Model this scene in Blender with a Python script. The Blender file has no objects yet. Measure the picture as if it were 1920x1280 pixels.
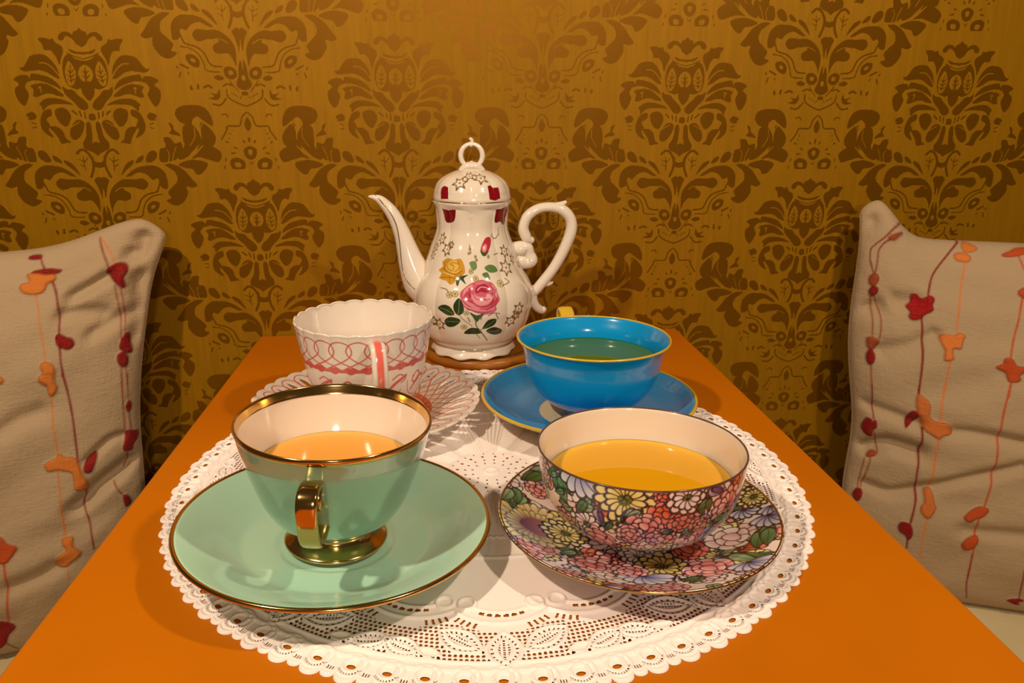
import bpy, math, random
import numpy as np
from mathutils import Matrix, Vector

S = 0.19                     # one table unit (doily radius) in metres
scene = bpy.context.scene
col = scene.collection
rng = np.random.default_rng(5)

# ---------- shared geometry (all lengths in table units: doily radius = 1, multiplied by S later) ----------
F_PX = 1421.8443
CAM = np.array([-0.14234318, -2.26344791, 1.16595257])
FWD = np.array([0.08800813, 0.95009349, -0.29929404])
RGT = np.array([0.99591198, -0.09006067, 0.00695734])
UPV = np.array([0.0203445, 0.29868283, 0.95413556])
WALL_Y = 1.63

def catmull(P, n=8, closed=False):
    P = np.asarray(P, float)
    m = len(P); out = []
    rng_ = m if closed else m - 1
    for i in range(rng_):
        if closed:
            a, b, c, d = P[(i-1) % m], P[i], P[(i+1) % m], P[(i+2) % m]
        else:
            a, b, c, d = P[max(i-1, 0)], P[i], P[i+1], P[min(i+2, m-1)]
        for k in range(n):
            t = k / n
            out.append(.5*((2*b) + (-a+c)*t + (2*a-5*b+4*c-d)*t*t + (-a+3*b-3*c+d)*t**3))
    if not closed: out.append(P[-1])
    return np.array(out)

def resample(P, n):
    P = np.asarray(P, float)
    s = np.r_[0, np.cumsum(np.linalg.norm(np.diff(P, axis=0), axis=1))]
    t = np.linspace(0, s[-1], n)
    return np.stack([np.interp(t, s, P[:, k]) for k in range(P.shape[1])], 1), t

POT_C = (-0.008, 1.19)
POT_BODY = [(.178,.100),(.198,.112),(.233,.148),(.256,.198),(.269,.248),(.276,.285),(.274,.343),(.257,.393),(.226,.442),(.200,.510),(.186,.551),(.173,.582),(.160,.626),(.160,.668),(.165,.714),(.171,.747),(.177,.757)]
POT_LID = [(.172,.757),(.174,.766),(.170,.785),(.165,.804),(.151,.832),(.121,.857),(.082,.876),(.055,.884),(.030,.890)]
FC = (.378, -.440); FC_PROF = [(.112,.046),(.135,.052),(.165,.066),(.215,.101),(.250,.150),(.268,.200),(.276,.250),(.279,.290)]
FS = (.378, -.440); FS_PROF = [(.02,.036),(.13,.036),(.19,.040),(.26,.055),(.33,.080),(.380,.101)]

def fl(theta, z, z0, z1, amp):
    w = np.clip((z-z0)/.08, 0, 1)*np.clip((z1-z)/.07, 0, 1)
    return 1 + amp*w*(np.abs(np.cos(5*theta+.35))**.8 - .68)

def lathe_grid(prof, nth, ns, c=(0,0), mod=None):
    P, s = resample(catmull(prof, 12), ns)
    th = np.linspace(0, 2*np.pi, nth, endpoint=False)
    T, R = np.meshgrid(th, P[:, 0]); Z = np.repeat(P[:, 1][:, None], nth, 1)
    if mod is not None: R = R*mod(T, Z)
    return np.stack([c[0]+R*np.cos(T), c[1]+R*np.sin(T), Z], -1), T, np.repeat(s[:, None], nth, 1)

def sm(a, b, x):
    t = np.clip((x-a)/(b-a), 0, 1); return t*t*(3-2*t)

def cushion_surface(side, U, V, back=False):
    """U: 0 at the edge next the table, 1 outside; V: 0 bottom, 1 top. side +1 right, -1 left."""
    W, H = 2.2, 1.97
    if side > 0:
        B = np.array([2.12, 1.25, -1.42]); rt = np.array([.945, -.326, 0.]); up = np.array([-.088, .10, .99])
    else:
        B = np.array([-1.765, 1.23, -1.42]); rt = np.array([-.960, -.280, 0.]); up = np.array([.125, .10, .985])
    nrm = np.cross(rt, up) if side > 0 else np.cross(up, rt)
    nrm = nrm/np.linalg.norm(nrm)
    # rounded square parameter so the rim closes nicely
    e = np.minimum(np.minimum(U, 1-U), np.minimum(V, 1-V))
    a = (np.clip(4*U*(1-U), 0, 1)*np.clip(4*V*(1-V), 0, 1))
    t = .30*a**.42 if not back else -.10*a**.42
    # edge shape: pinched corners stand out, middles draw in
    if side > 0:
        du = .009*np.sin(V*14+1.0) - .010*np.sin(V*5)
        ear = .185*np.exp(-(np.clip(U-.045, 0, 9)/.055)**2)*sm(.55, 1, V)
    else:
        du = .010*np.sin(V*9+2.2)
        du = du - .02*np.exp(-((V-.96)/.07)**2)
        ear = .125*np.exp(-(np.clip(U-.03, 0, 9)/.115)**2)*sm(.55, 1, V)
    du = du*(1-U)**6
    pinch = .05*(1-np.clip(4*U*(1-U), 0, 1))*0
    u2 = U + du + pinch
    # round the corners
    cr = .05
    cu = np.clip(cr-U, 0, cr)/cr; cv = np.clip(cr-(1-V), 0, cr)/cr; cw = np.clip(cr-V, 0, cr)/cr; cx = np.clip(cr-(1-U), 0, cr)/cr
    P = B + (u2*W)[..., None]*rt + (V*H + ear - .045*cu*cu*cv + .04*cu*cu*cw)[..., None]*up + t[..., None]*nrm
    P = P + (.02*cu*cv*cv)[..., None]*rt
    return P, nrm


# ================= camera, world, lights, exposure =================
cam_d = bpy.data.cameras.new('camera'); cam = bpy.data.objects.new('camera', cam_d); col.objects.link(cam)
cam_d.sensor_width = 36.0; cam_d.sensor_fit = 'HORIZONTAL'; cam_d.lens = 36.0*F_PX/1920
cam_d.clip_start = .01; cam_d.clip_end = 50
M = Matrix(((RGT[0], UPV[0], -FWD[0], CAM[0]*S), (RGT[1], UPV[1], -FWD[1], CAM[1]*S), (RGT[2], UPV[2], -FWD[2], CAM[2]*S), (0, 0, 0, 1)))
cam.matrix_world = M
scene.camera = cam
world = bpy.data.worlds.new('world'); scene.world = world; world.use_nodes = True
wb = world.node_tree.nodes['Background']; wb.inputs[0].default_value = (1.0, .70, .42, 1); wb.inputs[1].default_value = .06
def lamp(name, loc, energy, color, radius):
    d = bpy.data.lights.new(name, 'POINT'); d.energy = energy; d.color = color; d.shadow_soft_size = radius
    o = bpy.data.objects.new(name, d); o.location = [c*S for c in loc]; col.objects.link(o); return o
LC = (1.0, .80, .60)
lamp('ceiling_spot_left', (-2.1, -1.75, 3.5), 18.0, LC, .016)
lamp('ceiling_spot_right', (2.0, -1.75, 3.5), 12.4, LC, .016)
lamp('room_lamp_rear', (.4, -7.6, 2.75), 24.0, LC, .09)
vs = scene.view_settings
vs.view_transform = 'Standard'; vs.look = 'None'; vs.exposure = 0.0; vs.gamma = 1.0; vs.use_curve_mapping = False

# ================= helpers =================
def lin(c):
    c = np.asarray(c, float)/255
    return np.where(c <= .04045, c/12.92, ((c+.055)/1.055)**2.4)

def mesh_obj(name, V, Q, mat, parent=None, attrs=None, smooth=True, tris=None, ngons=None, origin=None):
    V = np.asarray(V, float)*S
    if origin is not None: V = V - np.asarray(origin, float)*S
    me = bpy.data.meshes.new(name)
    loops = []; tot = []
    if Q is not None and len(Q): loops.append(np.asarray(Q).ravel()); tot.append(np.full(len(Q), 4))
    if tris is not None and len(tris): loops.append(np.asarray(tris).ravel()); tot.append(np.full(len(tris), 3))
    for g in (ngons or []): loops.append(np.asarray(g)); tot.append(np.array([len(g)]))
    loops = np.concatenate(loops).astype(np.int32); tot = np.concatenate(tot).astype(np.int32)
    me.vertices.add(len(V)); me.vertices.foreach_set('co', V.astype(np.float32).ravel())
    me.loops.add(len(loops)); me.loops.foreach_set('vertex_index', loops)
    st = np.r_[0, np.cumsum(tot)[:-1]].astype(np.int32)
    me.polygons.add(len(tot)); me.polygons.foreach_set('loop_start', st); me.polygons.foreach_set('loop_total', tot)
    me.polygons.foreach_set('use_smooth', np.full(len(tot), bool(smooth)))
    me.update(calc_edges=True); me.validate()
    for k, a in (attrs or {}).items():
        a = np.asarray(a, np.float32)
        if a.ndim == 2:
            if a.shape[1] == 3: a = np.c_[a, np.ones(len(a), np.float32)]
            at = me.attributes.new(k, 'FLOAT_COLOR', 'POINT'); at.data.foreach_set('color', a.ravel())
        else:
            at = me.attributes.new(k, 'FLOAT', 'POINT'); at.data.foreach_set('value', a)
    me.materials.append(mat)
    o = bpy.data.objects.new(name, me); col.objects.link(o)
    if parent is not None: o.parent = parent
    if origin is not None: o.location = [c*S for c in origin]
    return o

def thing(name, label, cat, loc=(0, 0, 0), group=None):
    o = bpy.data.objects.new(name, None); col.objects.link(o)
    o.location = [c*S for c in loc]; o.empty_display_size = .02
    o['label'] = label; o['category'] = cat
    if group: o['group'] = group
    return o

def tag(o, label, cat, group=None):
    o['label'] = label; o['category'] = cat
    if group: o['group'] = group
    return o

def grid_faces(nr, nc, wrap=False, flip=False):
    i = np.arange(nr-1)[:, None]; j = np.arange(nc if wrap else nc-1)[None]
    j2 = (j+1) % nc
    f = np.stack([i*nc+j, i*nc+j2, (i+1)*nc+j2, (i+1)*nc+j], -1).reshape(-1, 4)
    return f[:, ::-1] if flip else f

def lathe(name, prof, nth, ns, mat, parent, mod=None, colf=None, smoothp=True, attrs=None, zmod=None):
    """Surface of revolution about the parent's axis; prof = (r, z) from bottom to rim and on to the inside."""
    P = catmull(prof, 10) if smoothp else np.asarray(prof, float)
    if smoothp: P, s = resample(P, ns)
    else: s = np.r_[0, np.cumsum(np.linalg.norm(np.diff(P, axis=0), axis=1))]; ns = len(P)
    th = np.linspace(0, 2*np.pi, nth, endpoint=False)
    T, R = np.meshgrid(th, P[:, 0]); Z = np.repeat(P[:, 1][:, None], nth, 1); SS = np.repeat(s[:, None], nth, 1)
    if mod is not None: R = R*mod(T, Z)
    if zmod is not None: Z = Z+zmod(T, Z)
    V = np.stack([R*np.cos(T), R*np.sin(T), Z], -1).reshape(-1, 3)
    F = grid_faces(ns, nth, wrap=True)
    at = dict(attrs or {})
    if colf is not None: at['Col'] = colf(T, SS, Z, R).reshape(-1, 3)
    ng = []
    if P[0, 0] < .06: ng.append(np.arange(nth)[::-1])
    if P[-1, 0] < .01: ng.append((ns-1)*nth+np.arange(nth))
    return mesh_obj(name, V, F, mat, parent, at, ngons=ng)

def torus(name, R, r, z, mat, parent, nth=200, nr=14, sz=1.0, zf=None, rf=None):
    a = np.linspace(0, 2*np.pi, nth, endpoint=False); b = np.linspace(0, 2*np.pi, nr, endpoint=False)
    A, B = np.meshgrid(a, b)
    RR = R*(rf(A) if rf else 1); ZZ = z + (zf(A) if zf else 0)
    V = np.stack([(RR+r*np.cos(B))*np.cos(A), (RR+r*np.cos(B))*np.sin(A), ZZ+sz*r*np.sin(B)], -1).reshape(-1, 3)
    j = np.arange(nth)[None]; i = np.arange(nr)[:, None]
    F = np.stack([i*nth+j, i*nth+(j+1) % nth, ((i+1) % nr)*nth+(j+1) % nth, ((i+1) % nr)*nth+j], -1).reshape(-1, 4)
    return mesh_obj(name, V, F, mat, parent)

def tube(name, path, mat, parent, rad=None, n=20, flat=1.0, side=(0, 1, 0), per=8, rmul=1.0, sq=1.0, attrs_v=None):
    """Swept tube. path rows x,y,z,(r). flat scales the section along `side`. sq<1 makes the section squarer."""
    P = np.asarray(path, float)
    if P.shape[1] == 3: P = np.c_[P, np.full(len(P), rad)]
    P = catmull(P, per); C, r = P[:, :3], P[:, 3]*rmul
    T = np.gradient(C, axis=0); T /= np.linalg.norm(T, axis=1)[:, None]
    sd = np.asarray(side, float); sd = sd/np.linalg.norm(sd)
    N = np.cross(T, sd); N /= np.linalg.norm(N, axis=1)[:, None]
    B = np.cross(N, T)
    # rounded ends
    k = 5; Cs = []; Rs = []; Ns = []; Bs = []
    for q in range(k):
        a = math.pi/2*(q/k); Cs.append(C[0]-T[0]*r[0]*math.cos(a)*.9); Rs.append(max(r[0]*math.sin(a), 1e-4)); Ns.append(N[0]); Bs.append(B[0])
    for q in range(len(C)): Cs.append(C[q]); Rs.append(r[q]); Ns.append(N[q]); Bs.append(B[q])
    for q in range(k-1, -1, -1):
        a = math.pi/2*(q/k); Cs.append(C[-1]+T[-1]*r[-1]*math.cos(a)*.9); Rs.append(max(r[-1]*math.sin(a), 1e-4)); Ns.append(N[-1]); Bs.append(B[-1])
    Cs, Rs, Ns, Bs = map(np.array, (Cs, Rs, Ns, Bs))
    a = np.linspace(0, 2*np.pi, n, endpoint=False)
    ca = np.sign(np.cos(a))*np.abs(np.cos(a))**sq; sa = np.sign(np.sin(a))*np.abs(np.sin(a))**sq
    V = Cs[:, None]+Rs[:, None, None]*(ca[None, :, None]*Ns[:, None]+flat*sa[None, :, None]*Bs[:, None])
    m = len(Cs); V = V.reshape(-1, 3)
    at = None
    if attrs_v is not None: at = {'Col': attrs_v(np.repeat(np.arange(m)[:, None], n, 1), np.repeat(a[None], m, 0)).reshape(-1, 3)}
    return V, grid_faces(m, n, wrap=True), [np.arange(n)[::-1], (m-1)*n+np.arange(n)], at

def tube_obj(name, path, mat, parent, **k):
    V, F, G, at = tube(name, path, mat, parent, **k)
    return mesh_obj(name, V, F, mat, parent, at, ngons=G)

def multi_tube(name, items, mat, parent):
    VV, FF, GG = [], [], []; o = 0
    for path, k in items:
        V, F, G, _ = tube(name, path, mat, parent, **k)
        VV.append(V); FF.append(F+o); GG += [g+o for g in G]; o += len(V)
    return mesh_obj(name, np.concatenate(VV), np.concatenate(FF), mat, parent, ngons=GG)

def box(name, x0, x1, y0, y1, z0, z1, mat, parent=None, bev=.01, segs=3, rel=None):
    import bmesh
    bm = bmesh.new(); bmesh.ops.create_cube(bm, size=1)
    for v in bm.verts:
        v.co = Vector(((x0+x1)/2+v.co.x*(x1-x0), (y0+y1)/2+v.co.y*(y1-y0), (z0+z1)/2+v.co.z*(z1-z0)))*S
    if bev: bmesh.ops.bevel(bm, geom=bm.edges[:], offset=bev*S, segments=segs, affect='EDGES', profile=.5)
    me = bpy.data.meshes.new(name); bm.to_mesh(me); bm.free(); me.materials.append(mat)
    for p in me.polygons: p.use_smooth = False
    o = bpy.data.objects.new(name, me); col.objects.link(o)
    if parent is not None:
        o.parent = parent
        me.transform(Matrix.Translation(-Vector(parent.location)))
    return o

# ---------------- painting raster ----------------
class Canvas:
    def __init__(s, x0, x1, y0, y1, step, color, wrap=None):
        s.x0, s.y0, s.st = x0, y0, step; s.wrap = wrap
        s.nx = int(math.ceil((x1-x0)/step))+1; s.ny = int(math.ceil((y1-y0)/step))+1
        s.a = np.empty((s.ny, s.nx, len(color)), np.float32); s.a[:] = color
    def _win(s, bx0, bx1, by0, by1):
        i0 = max(int((bx0-s.x0)/s.st)-1, 0); i1 = min(int((bx1-s.x0)/s.st)+3, s.nx)
        j0 = max(int((by0-s.y0)/s.st)-1, 0); j1 = min(int((by1-s.y0)/s.st)+3, s.ny)
        if i1 <= i0 or j1 <= j0: return None
        X, Y = np.meshgrid(s.x0+np.arange(i0, i1)*s.st, s.y0+np.arange(j0, j1)*s.st)
        return i0, i1, j0, j1, X, Y
    def _blend(s, w, m, color, mode=None):
        i0, i1, j0, j1 = w[:4]; sub = s.a[j0:j1, i0:i1]
        m = m[..., None]
        if mode == 'add': sub += m*np.asarray(color, np.float32)
        else: sub[:] = sub*(1-m)+np.asarray(color, np.float32)*m
    def _segd(s, X, Y, P, closed):
        d = np.full(X.shape, 1e9)
        m = len(P)
        for i in range(m if closed else m-1):
            a = P[i]; b = P[(i+1) % m]; ab = b-a; L = ab@ab+1e-18
            t = np.clip(((X-a[0])*ab[0]+(Y-a[1])*ab[1])/L, 0, 1)
            d = np.minimum(d, (X-a[0]-t*ab[0])**2+(Y-a[1]-t*ab[1])**2)
        return np.sqrt(d)
    def _each(s):
        return (0,) if not s.wrap else (-s.wrap, 0, s.wrap)
    def poly(s, pts, color, smooth=True, soft=None, outline=None, ow=0):
        P0 = catmull(pts, 4, closed=True) if smooth else np.asarray(pts, float)
        for dx in s._each():
            P = P0+np.array([dx, 0]); pad = 2*s.st+ow
            w = s._win(P[:, 0].min()-pad, P[:, 0].max()+pad, P[:, 1].min()-pad, P[:, 1].max()+pad)
            if w is None: continue
            X, Y = w[4], w[5]
            ins = np.zeros(X.shape, bool); m = len(P)
            for i in range(m):
                a = P[i]; b = P[(i+1) % m]
                if a[1] == b[1]: continue
                c = ((a[1] > Y) != (b[1] > Y)) & (X < (b[0]-a[0])*(Y-a[1])/(b[1]-a[1])+a[0])
                ins ^= c
            d = s._segd(X, Y, P, True); sd = np.where(ins, d, -d); k = soft or s.st
            s._blend(w, np.clip(sd/k+.5, 0, 1), color)
            if outline is not None: s._blend(w, np.clip((ow-d)/s.st+.5, 0, 1), outline)
    def stroke(s, pts, width, color, smooth=True, soft=None, mode=None):
        P0 = catmull(pts, 5) if smooth and len(pts) > 2 else np.asarray(pts, float)
        for dx in s._each():
            P = P0+np.array([dx, 0]); pad = width+2*s.st+(soft or 0)*2
            w = s._win(P[:, 0].min()-pad, P[:, 0].max()+pad, P[:, 1].min()-pad, P[:, 1].max()+pad)
            if w is None: continue
            d = s._segd(w[4], w[5], P, False)
            m = np.exp(-(d/soft)**2) if soft else np.clip((width/2-d)/s.st+.5, 0, 1)
            s._blend(w, m, color, mode)
    def petal(s, cx, cy, ang, l0, l1, wd, cin, cout, outline, ow):
        """petal from radius l0 to l1 pointing along ang, half width wd"""
        for dx in s._each():
            mx = cx+dx+math.cos(ang)*(l0+l1)/2; my = cy+math.sin(ang)*(l0+l1)/2; a = (l1-l0)/2; R = max(a, wd)+2*s.st+ow
            w = s._win(mx-R, mx+R, my-R, my+R)
            if w is None: continue
            X, Y = w[4]-mx, w[5]-my
            u = X*math.cos(ang)+Y*math.sin(ang); v = -X*math.sin(ang)+Y*math.cos(ang)
            wid = wd*(1+.35*u/a)
            q = np.sqrt((u/a)**2+(v/np.maximum(wid, 1e-6))**2); d = (1-q)*min(a, wd)
            t = np.clip((u/a+1)/2, 0, 1)[..., None]
            c = np.asarray(cin)*(1-t)+np.asarray(cout)*t
            s._blend(w, np.clip(d/s.st+.5, 0, 1), c)
            s._blend(w, np.clip((ow-np.abs(d))/s.st+.5, 0, 1), outline)
    def sample(s, X, Y):
        if s.wrap: X = (X-s.x0) % s.wrap+s.x0
        fx = np.clip((X-s.x0)/s.st, 0, s.nx-1.001); fy = np.clip((Y-s.y0)/s.st, 0, s.ny-1.001)
        i = fx.astype(int); j = fy.astype(int); u = (fx-i)[..., None]; v = (fy-j)[..., None]
        A = s.a
        return (A[j, i]*(1-u)+A[j, i+1]*u)*(1-v)+(A[j+1, i]*(1-u)+A[j+1, i+1]*u)*v

# ---------------- materials ----------------
def mat(name, color=(.8, .8, .8), rough=.5, metal=0.0, spec=.5, coat=0.0, coat_rough=.03, attr=None, trans=0.0, ior=1.45, sheen=0.0, sss=0.0):
    m = bpy.data.materials.new(name); m.use_nodes = True
    b = m.node_tree.nodes['Principled BSDF']
    b.inputs['Base Color'].default_value = (*color, 1); b.inputs['Roughness'].default_value = rough
    b.inputs['Metallic'].default_value = metal; b.inputs['IOR'].default_value = ior
    b.inputs['Specular IOR Level'].default_value = spec
    b.inputs['Coat Weight'].default_value = coat; b.inputs['Coat Roughness'].default_value = coat_rough
    b.inputs['Transmission Weight'].default_value = trans
    b.inputs['Sheen Weight'].default_value = sheen
    if attr:
        a = m.node_tree.nodes.new('ShaderNodeAttribute'); a.attribute_name = attr
        m.node_tree.links.new(a.outputs['Color'], b.inputs['Base Color'])
    return m, m.node_tree.nodes, m.node_tree.links, b

def noise(nodes, links, scale, detail=4, rough=.5, stretch=None, coord='Object'):
    tc = nodes.new('ShaderNodeTexCoord'); n = nodes.new('ShaderNodeTexNoise')
    n.inputs['Scale'].default_value = scale; n.inputs['Detail'].default_value = detail; n.inputs['Roughness'].default_value = rough
    if stretch:
        mp = nodes.new('ShaderNodeMapping'); mp.inputs['Scale'].default_value = stretch
        links.new(tc.outputs[coord], mp.inputs['Vector']); links.new(mp.outputs[0], n.inputs['Vector'])
    else: links.new(tc.outputs[coord], n.inputs['Vector'])
    return n

def mix_col(nodes, links, fac, a, b):
    mx = nodes.new('ShaderNodeMix'); mx.data_type = 'RGBA'
    for sock, v in ((mx.inputs['A'], a), (mx.inputs['B'], b)):
        if isinstance(v, tuple): sock.default_value = (*v, 1)
        else: links.new(v, sock)
    if isinstance(fac, float): mx.inputs['Factor'].default_value = fac
    else: links.new(fac, mx.inputs['Factor'])
    return mx.outputs['Result']

def maprange(nodes, links, val, a, b, c, d):
    m = nodes.new('ShaderNodeMapRange'); m.inputs['From Min'].default_value = a; m.inputs['From Max'].default_value = b
    m.inputs['To Min'].default_value = c; m.inputs['To Max'].default_value = d
    links.new(val, m.inputs['Value']); return m.outputs[0]

def bump(nodes, links, b, h, strength, dist):
    n = nodes.new('ShaderNodeBump'); n.inputs['Strength'].default_value = strength; n.inputs['Distance'].default_value = dist
    links.new(h, n.inputs['Height']); links.new(n.outputs[0], b.inputs['Normal']); return n

# wallpaper: satin gold ground with glossier darker damask print
m_wall, nd, lk, b = mat('wallpaper', rough=.5)
at = nd.new('ShaderNodeAttribute'); at.attribute_name = 'Motif'
fac = maprange(nd, lk, at.outputs['Fac'], .30, .70, 0, 1)
n1 = noise(nd, lk, 260, 3, .6, (1, 1, .06)); n2 = noise(nd, lk, 7, 3)
ground = mix_col(nd, lk, maprange(nd, lk, n1.outputs['Fac'], .3, .7, 0, 1), (.270, .122, .0003), (.325, .148, .0006))
ground = mix_col(nd, lk, maprange(nd, lk, n2.outputs['Fac'], .35, .7, 0, .35), ground, (.26, .128, .0008))
lk.new(mix_col(nd, lk, fac, ground, (.190, .076, .0004)), b.inputs['Base Color'])
lk.new(maprange(nd, lk, at.outputs['Fac'], .3, .7, .55, .38), b.inputs['Roughness'])
lk.new(maprange(nd, lk, at.outputs['Fac'], .3, .7, .25, .52), b.inputs['Metallic'])
b.inputs['Specular IOR Level'].default_value = .2
bump(nd, lk, b, n1.outputs['Fac'], .12, .0004)

m_table, nd, lk, b = mat('orange_laminate', rough=.42, spec=.22)
n1 = noise(nd, lk, 9, 3); n2 = noise(nd, lk, 900, 2)
lk.new(mix_col(nd, lk, maprange(nd, lk, n1.outputs['Fac'], .3, .7, 0, 1), (.46, .120, .0), (.51, .138, .0)), b.inputs['Base Color'])
bump(nd, lk, b, n2.outputs['Fac'], .10, .0002)
m_edge = mat('table_edge', (.52, .16, .01), .5)[0]
m_metal = mat('dark_metal', (.05, .045, .04), .4, 1.0)[0]

m_floor, nd, lk, b = mat('dark_floor', rough=.55)
n1 = noise(nd, lk, 6, 5); lk.new(mix_col(nd, lk, n1.outputs['Fac'], (.03, .012, .005), (.06, .025, .010)), b.inputs['Base Color'])
m_plaster = mat('plaster', (.5, .38, .2), .8)[0]
m_seat, nd, lk, b = mat('cream_leather', rough=.45)
n1 = noise(nd, lk, 14, 4); lk.new(mix_col(nd, lk, n1.outputs['Fac'], (.62, .50, .26), (.78, .66, .40)), b.inputs['Base Color'])
bump(nd, lk, b, noise(nd, lk, 240, 3).outputs['Fac'], .25, .001)

m_linen, nd, lk, b = mat('embroidered_linen', rough=.9, spec=.12, sheen=.03)
at = nd.new('ShaderNodeAttribute'); at.attribute_name = 'Col'
n1 = noise(nd, lk, 700, 2, .6, (1, 1, .12)); n2 = noise(nd, lk, 700, 2, .6, (.12, .12, 1))
s1 = nd.new('ShaderNodeMath'); s1.operation = 'MULTIPLY'; lk.new(n1.outputs['Fac'], s1.inputs[0]); lk.new(n2.outputs['Fac'], s1.inputs[1])
shade = mix_col(nd, lk, maprange(nd, lk, s1.outputs[0], .12, .40, 0, .30), at.outputs['Color'], (.80, .66, .48))
lk.new(mix_col(nd, lk, .10, at.outputs['Color'], shade), b.inputs['Base Color'])
n3 = noise(nd, lk, 34, 5, .6)
ad = nd.new('ShaderNodeMath'); ad.operation = 'ADD'; lk.new(s1.outputs[0], ad.inputs[0])
ml = nd.new('ShaderNodeMath'); ml.operation = 'MULTIPLY'; lk.new(n3.outputs['Fac'], ml.inputs[0]); ml.inputs[1].default_value = 2.5; lk.new(ml.outputs[0], ad.inputs[1])
bump(nd, lk, b, ad.outputs[0], .55, .0016)

def porcelain(name, color=None, attr=None, rough=.12, spec=.5, coat=.6):
    return mat(name, color or (.8, .8, .8), rough, 0, spec, coat, .03, attr)[0]
m_white = porcelain('white_porcelain', (.80, .70, .58))
m_pot = porcelain('teapot_glaze', attr='Col', rough=.16)
m_painted = porcelain('painted_porcelain', attr='Col', rough=.16)
m_cream_in = porcelain('cream_glaze', (.78, .66, .53))
m_gold = mat('gilding', (.62, .40, .13), .14, 1.0)[0]
m_goldthin = mat('worn_gilding', (.42, .29, .09), .22, 1.0)[0]
m_yellow = porcelain('yellow_glaze', (.66, .42, .03), rough=.2)
m_mint, nd, lk, b = mat('mint_glaze', (.40, .66, .49), .16, 0, .5, .6, .03)
m_mintpearl, nd, lk, b = mat('mint_pearl_glaze', (.27, .45, .32), .22, .35, .6, 1.0, .04)
m_blue, nd, lk, b = mat('blue_glaze', (.003, .29, .66), .18, 0, .5, .6, .03)
n1 = noise(nd, lk, 30, 4); lk.new(mix_col(nd, lk, n1.outputs['Fac'], (.002, .25, .60), (.004, .32, .70)), b.inputs['Base Color'])
m_bluewell = porcelain('painted_blue_glaze', attr='Col', rough=.18)

def tea_mat(name, c):
    m, nd, lk, b = mat(name, c, .02, 0, .5, 0, ior=1.33, attr='Col'); m['liquid'] = c; return m
m_tea_orange = tea_mat('orange_tea', (.74, .32, .03))
m_tea_yellow = tea_mat('yellow_tea', (.68, .33, .004))
m_tea_green = tea_mat('green_tea', (.075, .155, .010))

m_wood, nd, lk, b = mat('trivet_wood', rough=.32, spec=.4)
n1 = noise(nd, lk, 60, 4, .6, (1, .12, 1)); lk.new(mix_col(nd, lk, n1.outputs['Fac'], (.20, .060, .005), (.42, .16, .018)), b.inputs['Base Color'])

# doily paper with real see-through holes given by the vertex attribute
m_doily, nd, lk, b = mat('doily_paper', (.90, .80, .74), .75, spec=.2)
at = nd.new('ShaderNodeAttribute'); at.attribute_name = 'Solid'
tr = nd.new('ShaderNodeBsdfTransparent'); ms = nd.new('ShaderNodeMixShader'); out = nd['Material Output']
lk.new(maprange(nd, lk, at.outputs['Fac'], .35, .65, 0, 1), ms.inputs[0]); lk.new(tr.outputs[0], ms.inputs[1]); lk.new(b.outputs[0], ms.inputs[2]); lk.new(ms.outputs[0], out.inputs['Surface'])

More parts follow.
